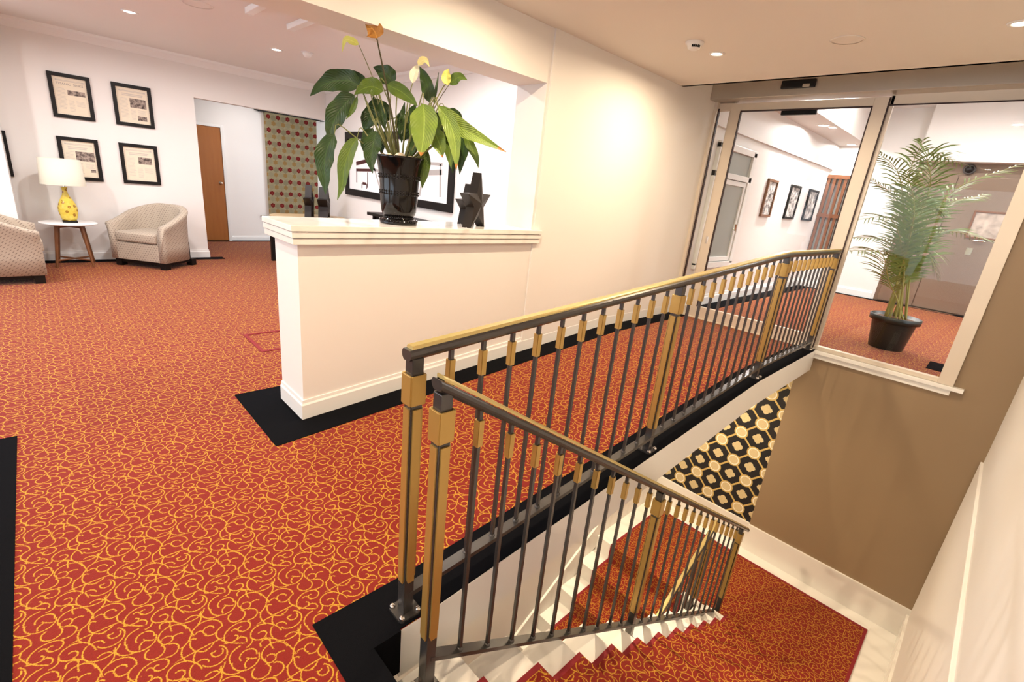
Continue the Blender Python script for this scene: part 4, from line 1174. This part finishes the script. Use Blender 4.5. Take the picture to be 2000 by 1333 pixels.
# ------------------------------------------------------------------ armchairs
def armchair(label, loc, rz):
    t = thing('tub_armchair', label, 'armchair', loc, rz, group='beige dotted tub armchairs')
    W, D, TH = .80, .66, .10
    r = .26
    # centreline of the shell, from the right front, round the back, to the left front; front is -y
    pth = []
    hx, fy, by = W / 2 - TH / 2, -D / 2, D / 2 - TH / 2
    for k in range(6): pth.append((hx, fy + (by - r - fy) * k / 5))
    for k in range(1, 9):
        a = k / 8 * PI / 2; pth.append((hx - r + r * math.cos(a), by - r + r * math.sin(a)))
    for k in range(1, 6): pth.append((hx - r - (2 * hx - 2 * r) * k / 5, by))
    for k in range(1, 9):
        a = PI / 2 + k / 8 * PI / 2; pth.append((-hx + r + r * math.cos(a), by - r + r * math.sin(a)))
    for k in range(1, 6): pth.append((-hx, by - r - (by - r - fy) * k / 5))
    n = len(pth)
    bm = bmesh.new(); rings = []
    for i, p in enumerate(pth):
        a = Vector(pth[max(i - 1, 0)]); b = Vector(pth[min(i + 1, n - 1)])
        d = (b - a).normalized(); nn = Vector((d.y, -d.x))      # outward
        s = (p[1] - fy) / (by - fy)
        top = .60 + .26 * (s ** 1.25)
        fl = .035 * 1.0
        ring = []
        for (o_, z) in ((.5, .10), (.5, .30), (.5 + fl / TH * .5, top - .08), (.5 + fl / TH, top - .03), (.42 + fl / TH, top - .006), (fl / TH, top), (-.42 + fl / TH, top - .006), (-.5 + fl / TH, top - .03), (-.5 + fl / TH * .5, top - .08), (-.5, .36), (-.5, .10)):
            ring.append(bm.verts.new((p[0] + nn.x * o_ * TH, p[1] + nn.y * o_ * TH, z)))
        rings.append(ring)
    m = len(rings[0])
    for a, b in zip(rings, rings[1:]):
        for k in range(m):
            j = (k + 1) % m
            bm.faces.new((a[k], a[j], b[j], b[k]))
    bm.faces.new(rings[0]); bm.faces.new(rings[-1][::-1])
    bmesh.ops.recalc_face_normals(bm, faces=bm.faces)
    mk('back_and_arms', bm, FABRIC, t, True, local=True)
    mk('front_panel', B(-W / 2 + TH - .01, W / 2 - TH + .01, -D / 2 - .005, -D / 2 + .08, .10, .345, bev=.012), FABRIC, t, local=True)
    mk('seat_base', B(-W / 2 + TH - .02, W / 2 - TH + .02, -D / 2 + .06, D / 2 - TH + .01, .10, .34), BLKW, t, local=True)
    mk('seat_cushion', B(-W / 2 + TH + .004, W / 2 - TH - .004, -D / 2 - .02, D / 2 - TH - .01, .352, .49, bev=.03), FABRIC, t, True, local=True)
    mk('plinth', B(-W / 2 + .05, W / 2 - .05, -D / 2 + .03, D / 2 - .08, .055, .10), BLKW, t, local=True)
    for sx in (-1, 1):
        for yy in (-D / 2 + .02, D / 2 - .14):
            x_ = sx * (W / 2 - .07)
            mk('leg', B(x_ - .045, x_ + .045, yy, yy + .09, 0, .10, bev=.004), BLKW, t, local=True)
    return t
armchair('beige dotted tub armchair beside the round table below the newspapers', (1.17, 8.60, 0), math.atan2(-.755, .655) )
armchair('beige dotted tub armchair cut by the left picture edge', (-.375, 7.98, 0), math.radians(92))

# ------------------------------------------------------------------ side table and lamp
stb = thing('side_table', 'round white topped side table with walnut legs between the armchairs', 'table', (.27, 8.74, 0))
bm = bmesh.new(); lathe(bm, [(0, .548), (.26, .548), (.295, .560), (.297, .570), (.290, .574), (0, .574)], seg=40); mk('table_top', bm, WHITETOP, stb, True, local=True)
for q in range(4):
    a = math.radians(40 + 90 * q)
    ca, sa = math.cos(a), math.sin(a)
    bm = bmesh.new()
    tube(bm, [(ca * .17, sa * .17, .55), (ca * .26, sa * .26, 0.0)], .024, 8, .014)
    mk('leg', bm, WALNUT, stb, local=True)
bm = bmesh.new()
for a in (40, 130):
    ca, sa = math.cos(math.radians(a)), math.sin(math.radians(a))
    tube(bm, [(ca * .245, sa * .245, .09), (-ca * .245, -sa * .245, .09)], .012, 6)
    tube(bm, [(ca * .18, sa * .18, .525), (-ca * .18, -sa * .18, .525)], .018, 6)
mk('stretcher', bm, WALNUT, stb, local=True)
lp = thing('table_lamp', 'yellow spotted ceramic lamp with wide cream drum shade on the side table', 'lamp', (.285, 8.74, .574))
mk('lamp_base', B(-.075, .075, -.06, .06, 0, .022, bev=.004), BLKW, lp, local=True)
bm = bmesh.new(); lathe(bm, [(0, .022), (.072, .022), (.084, .06), (.099, .14), (.098, .19), (.082, .25), (.055, .305), (.033, .35), (.024, .40), (.030, .435), (.034, .45), (0, .452)], seg=32, sy=.8); mk('lamp_body', bm, LAMPC, lp, True, local=True)
bm = bmesh.new(); tube(bm, [(0, 0, .45), (0, 0, .60)], .008, 8); mk('lamp_stem', bm, BRASS, lp, local=True)
bm = bmesh.new(); lathe(bm, [(.226, .475), (.208, .80), (.204, .80), (.222, .475)], seg=40, sy=.72); mk('lamp_shade', bm, CREAMSH, lp, True, local=True)

# ------------------------------------------------------------------ lounge tables behind the counter
tb = thing('slab_table', 'live edge pale timber table with black legs behind the counter', 'table', (3.3, 8.35, 0))
bm = bmesh.new()
pts = []
for k in range(36):
    a = 2 * PI * k / 36
    rr = 1 + .035 * math.sin(5 * a + 1) + .03 * math.sin(9 * a)
    pts.append((3.31 + .60 * rr * (abs(math.cos(a)) ** .7) * (1 if math.cos(a) > 0 else -1), 8.36 + .40 * rr * (abs(math.sin(a)) ** .8) * (1 if math.sin(a) > 0 else -1)))
prism(bm, pts, 'z', .745, .79)
mk('table_top', bm, TANWOOD, tb)
bm = bmesh.new()
cx, cy = 3.31, 8.36
prism(bm, [(cx + (p[0] - cx) * 1.008, cy + (p[1] - cy) * 1.01) for p in pts], 'z', .742, .775)
mk('bark_edge', bm, WALNUT, tb)
for x, y in ((2.80, 8.66), (3.80, 8.62), (2.86, 8.08), (3.74, 8.08)):
    mk('leg', B(x - .035, x + .035, y - .035, y + .035, 0, .745), BLKW, tb)
cs = thing('console_table', 'narrow dark console shelf table under the wide artwork', 'table', (3.73, 6.0, 0))
mk('table_top', B(3.52, 3.945, 5.42, 6.75, 1.00, 1.045, bev=.006), BLKW, cs)
for y in (5.55, 6.6):
    for x in (3.57, 3.88):
        mk('leg', B(x - .025, x + .025, y - .025, y + .025, 0, 1.0), BLKW, cs)
mk('apron', B(3.57, 3.90, 5.52, 6.65, .93, 1.0), BLKW, cs)

# ------------------------------------------------------------------ stars
def star(label, loc, h, depth, rz, group):
    t = thing('star_ornament', label, 'ornament', loc, rz, group)
    R = h / 1.809
    cz = R * math.cos(math.radians(36))
    def ring(y, k=1.0):
        out = []
        for i in range(10):
            a = PI / 2 + i * PI / 5
            rr = (R if i % 2 == 0 else R * .41) * k
            out.append((rr * math.cos(a), y, cz + rr * math.sin(a)))
        return out
    bm = bmesh.new()
    f = [bm.verts.new(p) for p in ring(-depth / 2)]
    b = [bm.verts.new(p) for p in ring(depth / 2)]
    cf = bm.verts.new((0, -depth / 2 - .10 * R, cz))
    cb = bm.verts.new((0, depth / 2 + .04 * R, cz))
    for i in range(10):
        j = (i + 1) % 10
        bm.faces.new((f[i], b[i], b[j], f[j]))
        bm.faces.new((f[i], f[j], cf)); bm.faces.new((b[j], b[i], cb))
    bmesh.ops.recalc_face_normals(bm, faces=bm.faces)
    mk('star_body', bm, STARM, t, local=True)
    bm = bmesh.new()
    for sx in (-1, 1):
        a = PI / 2 + PI * 4 / 5 * sx
        lathe(bm, [(0, 0), (.006, 0), (.006, .003), (0, .003)], R * math.cos(a) * .96, 0, 0, 8)
    mk('foot_pads', bm, WHITETOP, t, local=True)
    return t
SG = 'dark star ornaments'
star('large dark bronze star on the marble counter right of the lily', (2.475, 2.99, 1.272), .41, .072, math.radians(26), SG)
star('smaller dark star standing directly behind the large counter star', (2.585, 3.225, 1.272), .32, .06, math.radians(26), SG)
star('slimmer dark star on the slab table, left of its pair', (3.25, 8.22, .79), .52, .10, math.radians(60), SG)
star('wider dark star on the slab table below the drooping lily leaf', (3.50, 8.22, .79), .50, .15, math.radians(60), SG)

# ------------------------------------------------------------------ peace lily
PX, PY, PZ = 1.855, 3.085, 1.272
pt = thing('potted_lily', 'drooping peace lily in a glossy black pedestal pot on the marble counter', 'potted plant', (PX, PY, PZ))
bm = bmesh.new()
lathe(bm, [(0, 0), (.128, 0), (.132, .010), (.128, .026), (.108, .038), (.100, .048), (.104, .056), (.112, .064), (.122, .090), (.128, .15), (.132, .24), (.138, .31), (.148, .38), (.163, .44), (.168, .452), (.160, .454), (.140, .40), (0, .40)], seg=56)
pot = mk('pot', bm, POTBLK, pt, True, local=True)
bm = bmesh.new()
for z, r_ in ((.205, .131), (.222, .131), (.312, .138), (.329, .1395), (.045, .103), (.026, .128)):
    nb = 40
    for k in range(nb):
        a = 2 * PI * k / nb
        bmesh.ops.create_icosphere(bm, subdivisions=1, radius=.0085, matrix=Matrix.Translation((r_ * math.cos(a), r_ * math.sin(a), z)))
tag(mk('bead_bands', bm, POTBLK, pot, True, local=True), kind='stuff')
bm = bmesh.new(); lathe(bm, [(0, .425), (.149, .42), (.149, .40), (0, .40)], seg=32); mk('soil', bm, SOIL, pt, local=True)
for k, (dx, dy, rr) in enumerate(((-.10, -.03, .027), (-.045, -.075, .036), (.02, -.10, .026), (.088, -.055, .025), (.115, -.03, .024), (.0, -.045, .026), (-.115, .03, .024), (.10, .05, .025), (-.02, .10, .026))):
    bm = bmesh.new(); bmesh.ops.create_icosphere(bm, subdivisions=2, radius=rr)
    for v in bm.verts: v.co.z *= .72
    bmesh.ops.translate(bm, verts=bm.verts, vec=(PX + dx, PY + dy, PZ + .425 + rr * .72))
    tag(mk('pebble', bm, PEBB, None, True), 'cream rounded pebble on the soil inside the black lily pot', 'pebble', 'cream pebbles in the lily pot')

def blade(bm, pts, width, fold=.22, wave=.5, n=13, m=3, seed=0, ref=None):
    """leaf blade along pts; the blade is folded along the midrib and waved at the margins"""
    rnd = random.Random(seed)
    c = spline(pts, n)
    uvl = bm.loops.layers.uv.verify()
    ph = rnd.random() * 6
    rows = []
    for i in range(n):
        t = i / (n - 1)
        d = (c[min(i + 1, n - 1)] - c[max(i - 1, 0)]).normalized()
        view = ref if ref is not None else Vector((.7, .71, -.1))
        side = d.cross(view)
        if side.length < .15: side = d.cross(Vector((0, 0, 1)))
        side.normalize()
        nrm = side.cross(d).normalized()
        if nrm.dot(view) > 0: nrm = -nrm
        w = width / 2 * (math.sin(PI * t ** .66) ** .92 if 0 < t < 1 else 0.0)
        w = max(w, .002)
        row = []
        for k in range(-m, m + 1):
            s = k / m
            off = abs(s) * fold * w + wave * .30 * w * abs(s) ** 2 * math.sin(t * 17 + ph + (2 if s > 0 else 0))
            row.append((bm.verts.new(c[i] + side * w * s + nrm * off), t, (s + 1) / 2))
        rows.append(row)
    for a, b in zip(rows, rows[1:]):
        for k in range(2 * m):
            q = (a[k], a[k + 1], b[k + 1], b[k])
            f = bm.faces.new([v[0] for v in q])
            f.smooth = True
            for lp_, v in zip(f.loops, q):
                lp_[uvl].uv = (v[1], v[2])
POTC = Vector((PX, PY, PZ + .43))
for i, (ck, pts, w) in enumerate(LILY_LEAVES):
    bm = bmesh.new()
    blade(bm, pts, w * 1.15, seed=i, wave=.9 if ck in ('b1', 'g1') else .5)
    nm = 'leaf' if ck[0] == 'g' else 'flower_spathe'
    lf = mk(nm, bm, LEAFM[ck], pt, True)
    if ck[0] == 'g':
        base = Vector(pts[0]); nxt = Vector(pts[1])
        root = POTC + Vector(((base.x - PX) * .16, (base.y - PY) * .16, -.02))
        dist = (base - root).length
        mid = root.lerp(base, .55) + Vector((0, 0, .10 * dist))
        pre = base + (base - nxt).normalized() * .05 + Vector((0, 0, .02))
        bm = bmesh.new(); tube(bm, spline([root, mid, pre, base], 10), .0055, 6, .0028)
        mk('petiole', bm, LEAFM['s2'], lf)
for pts, r_, ck in LILY_STEMS:
    bm = bmesh.new(); tube(bm, spline(pts, 14), r_ * 1.1, 7, r_ * .55)
    mk('flower_stem', bm, LEAFM[ck], pt)

# ------------------------------------------------------------------ hallway: palm, pictures, screen, window
pl = thing('potted_palm', 'feathery palm in a dark pot behind the window', 'potted plant', (7.02, .69, RISE))
bm = bmesh.new()
lathe(bm, [(0, 0), (.165, 0), (.17, .01), (.212, .31), (.216, .32), (.245, .325), (.248, .385), (.238, .39), (.230, .35), (0, .34)], seg=36)
mk('pot', bm, PLASPOT, pl, True, local=True)
bm = bmesh.new(); lathe(bm, [(0, .375), (.12, .365), (.232, .35), (.232, .33), (0, .33)], seg=24); mk('soil', bm, SOIL, pl, local=True)
for i, pts in enumerate(PALM_FRONDS):
    rnd = random.Random(i * 3 + 1)
    ang = i * 2.4
    root = Vector((7.02 + .10 * math.cos(ang), .69 + .10 * math.sin(ang), RISE + .35))
    P_ = [root, root.lerp(Vector(pts[1]), .5) + Vector((0, 0, .02))] + [Vector(p) for p in pts[1:]]
    c = spline(P_, 46)
    bm = bmesh.new(); tube(bm, c, .010, 6, .002)
    fo = mk('frond', bm, PALMSTEM, pl, True)
    bm = bmesh.new()
    L0 = 15
    for k in range(L0, 46):
        if i % 2 and k % 4 == 3: continue
        t = (k - L0) / (45 - L0)
        d = (c[min(k + 1, 45)] - c[k - 1]).normalized()
        side = d.cross(Vector((0, 0, 1)))
        if side.length < .1: side = Vector((.7, -.7, 0))
        side.normalize()
        up = side.cross(d).normalized()
        ln = (.34 * math.sin(PI * min(1, .16 + .80 * t)) + .05) * rnd.uniform(.85, 1.1)
        for sg in (-1, 1):
            dirv = (side * sg * .78 + d * (.55 + .25 * t) + up * .18).normalized()
            w = .0085
            p0 = c[k] + d * rnd.uniform(-.01, .01)
            prev = None
            for q in range(4):
                s = q / 3
                p = p0 + dirv * ln * s + Vector((0, 0, -1)) * (ln * .34 * s * s)
                ww = w * (1 - s) ** .6 * (.45 + 1.1 * min(1, s * 3)) if s < 1 else .0006
                cur = (bm.verts.new(p + d * ww), bm.verts.new(p - d * ww))
                if prev: bm.faces.new((prev[0], prev[1], cur[1], cur[0]))
                prev = cur
    tag(mk('leaflets', bm, PALMLEAF, fo), kind='stuff')

for k, (xa, xb) in enumerate(((8.22, 8.64), (9.34, 9.86), (10.40, 10.98))):
    za, zb = 1.56, 2.13
    t = thing('framed_photograph', ('dark framed monochrome photograph nearest the hallway window', 'dark framed monochrome photograph, middle of the hallway row', 'dark framed monochrome photograph nearest the timber screen')[k], 'picture', ((xa + xb) / 2, 2.90, za), group='photographs on the hallway wall')
    w = .035
    for (a, b, c0, e) in ((xa, xb, zb - w, zb), (xa, xb, za, za + w), (xa, xa + w, za + w, zb - w), (xb - w, xb, za + w, zb - w)):
        mk('frame_side', B(a, b, 2.865, 2.90, c0, e, bev=.003), (WALNUT, BLKW, BLKW)[k], t)
    mk('photograph', B(xa + .028, xb - .028, 2.885, 2.899, za + .028, zb - .028), PHOTO_M, t)
sc = thing('timber_screen', 'brown timber slat screen at the far end of the hallway', 'screen', (11.4, 2.6, .95))
for k in range(6):
    y = 2.36 + k * .095
    mk('slat', B(11.36, 11.40, y, y + .05, .98, 2.43), SCREENW, sc)
for z in (.93, 1.66, 2.40):
    mk('rail', B(11.35, 11.41, 2.33, 2.90, z, z + .07), SCREENW, sc)
mk('backing', B(11.42, 11.449, 2.33, 2.90, .93, 2.47), GREYGL, sc)
hw = thing('window_5', 'white framed casement window in the hallway wall beside the glass door', 'window', (7.0, 2.9, .85), kind='structure')
for (a, b, c0, e) in ((6.25, 6.33, .85, 2.40), (7.36, 7.46, .85, 2.40), (6.25, 7.46, 2.34, 2.42), (6.25, 7.46, .80, .88), (6.25, 7.46, 2.0, 2.07)):
    mk('window_frame', B(a, b, 2.85, 2.905, c0, e, bev=.004), TRIMW, hw)
mk('window_pane', B(6.33, 7.36, 2.885, 2.895, .88, 2.0), GREYGL, hw)
mk('window_pane', B(6.33, 7.36, 2.885, 2.895, 2.07, 2.34), GREYGL, hw)
for (a, b, c0, e) in ((6.34, 6.39, .89, 1.99), (7.29, 7.35, .89, 1.99), (6.39, 7.29, .89, .95), (6.39, 7.29, 1.93, 1.99)):
    mk('sash', B(a, b, 2.865, 2.9, c0, e, bev=.003), TRIMW, hw)
bm = bmesh.new(); tube(bm, [(7.25, 2.86, 1.35), (7.25, 2.83, 1.33), (7.20, 2.82, 1.42)], .012, 8); mk('catch', bm, BRASS, hw)
t = thing('framed_landscape', 'faded framed landscape print on the taupe hallway door', 'picture', (HX, .35, 1.54))
ya, yb, za, zb, w = .02, .60, 1.56, 2.02, .03
for (a, b, c0, e) in ((ya, yb, zb - w, zb), (ya, yb, za, za + w), (ya, ya + w, za + w, zb - w), (yb - w, yb, za + w, zb - w)):
    mk('frame_side', B(HX - .035, HX - .011, a, b, c0, e, bev=.003), WALNUT, t)
mk('print', B(HX - .018, HX - .011, ya + .025, yb - .025, za + .025, zb - .025), SKETCH, t)
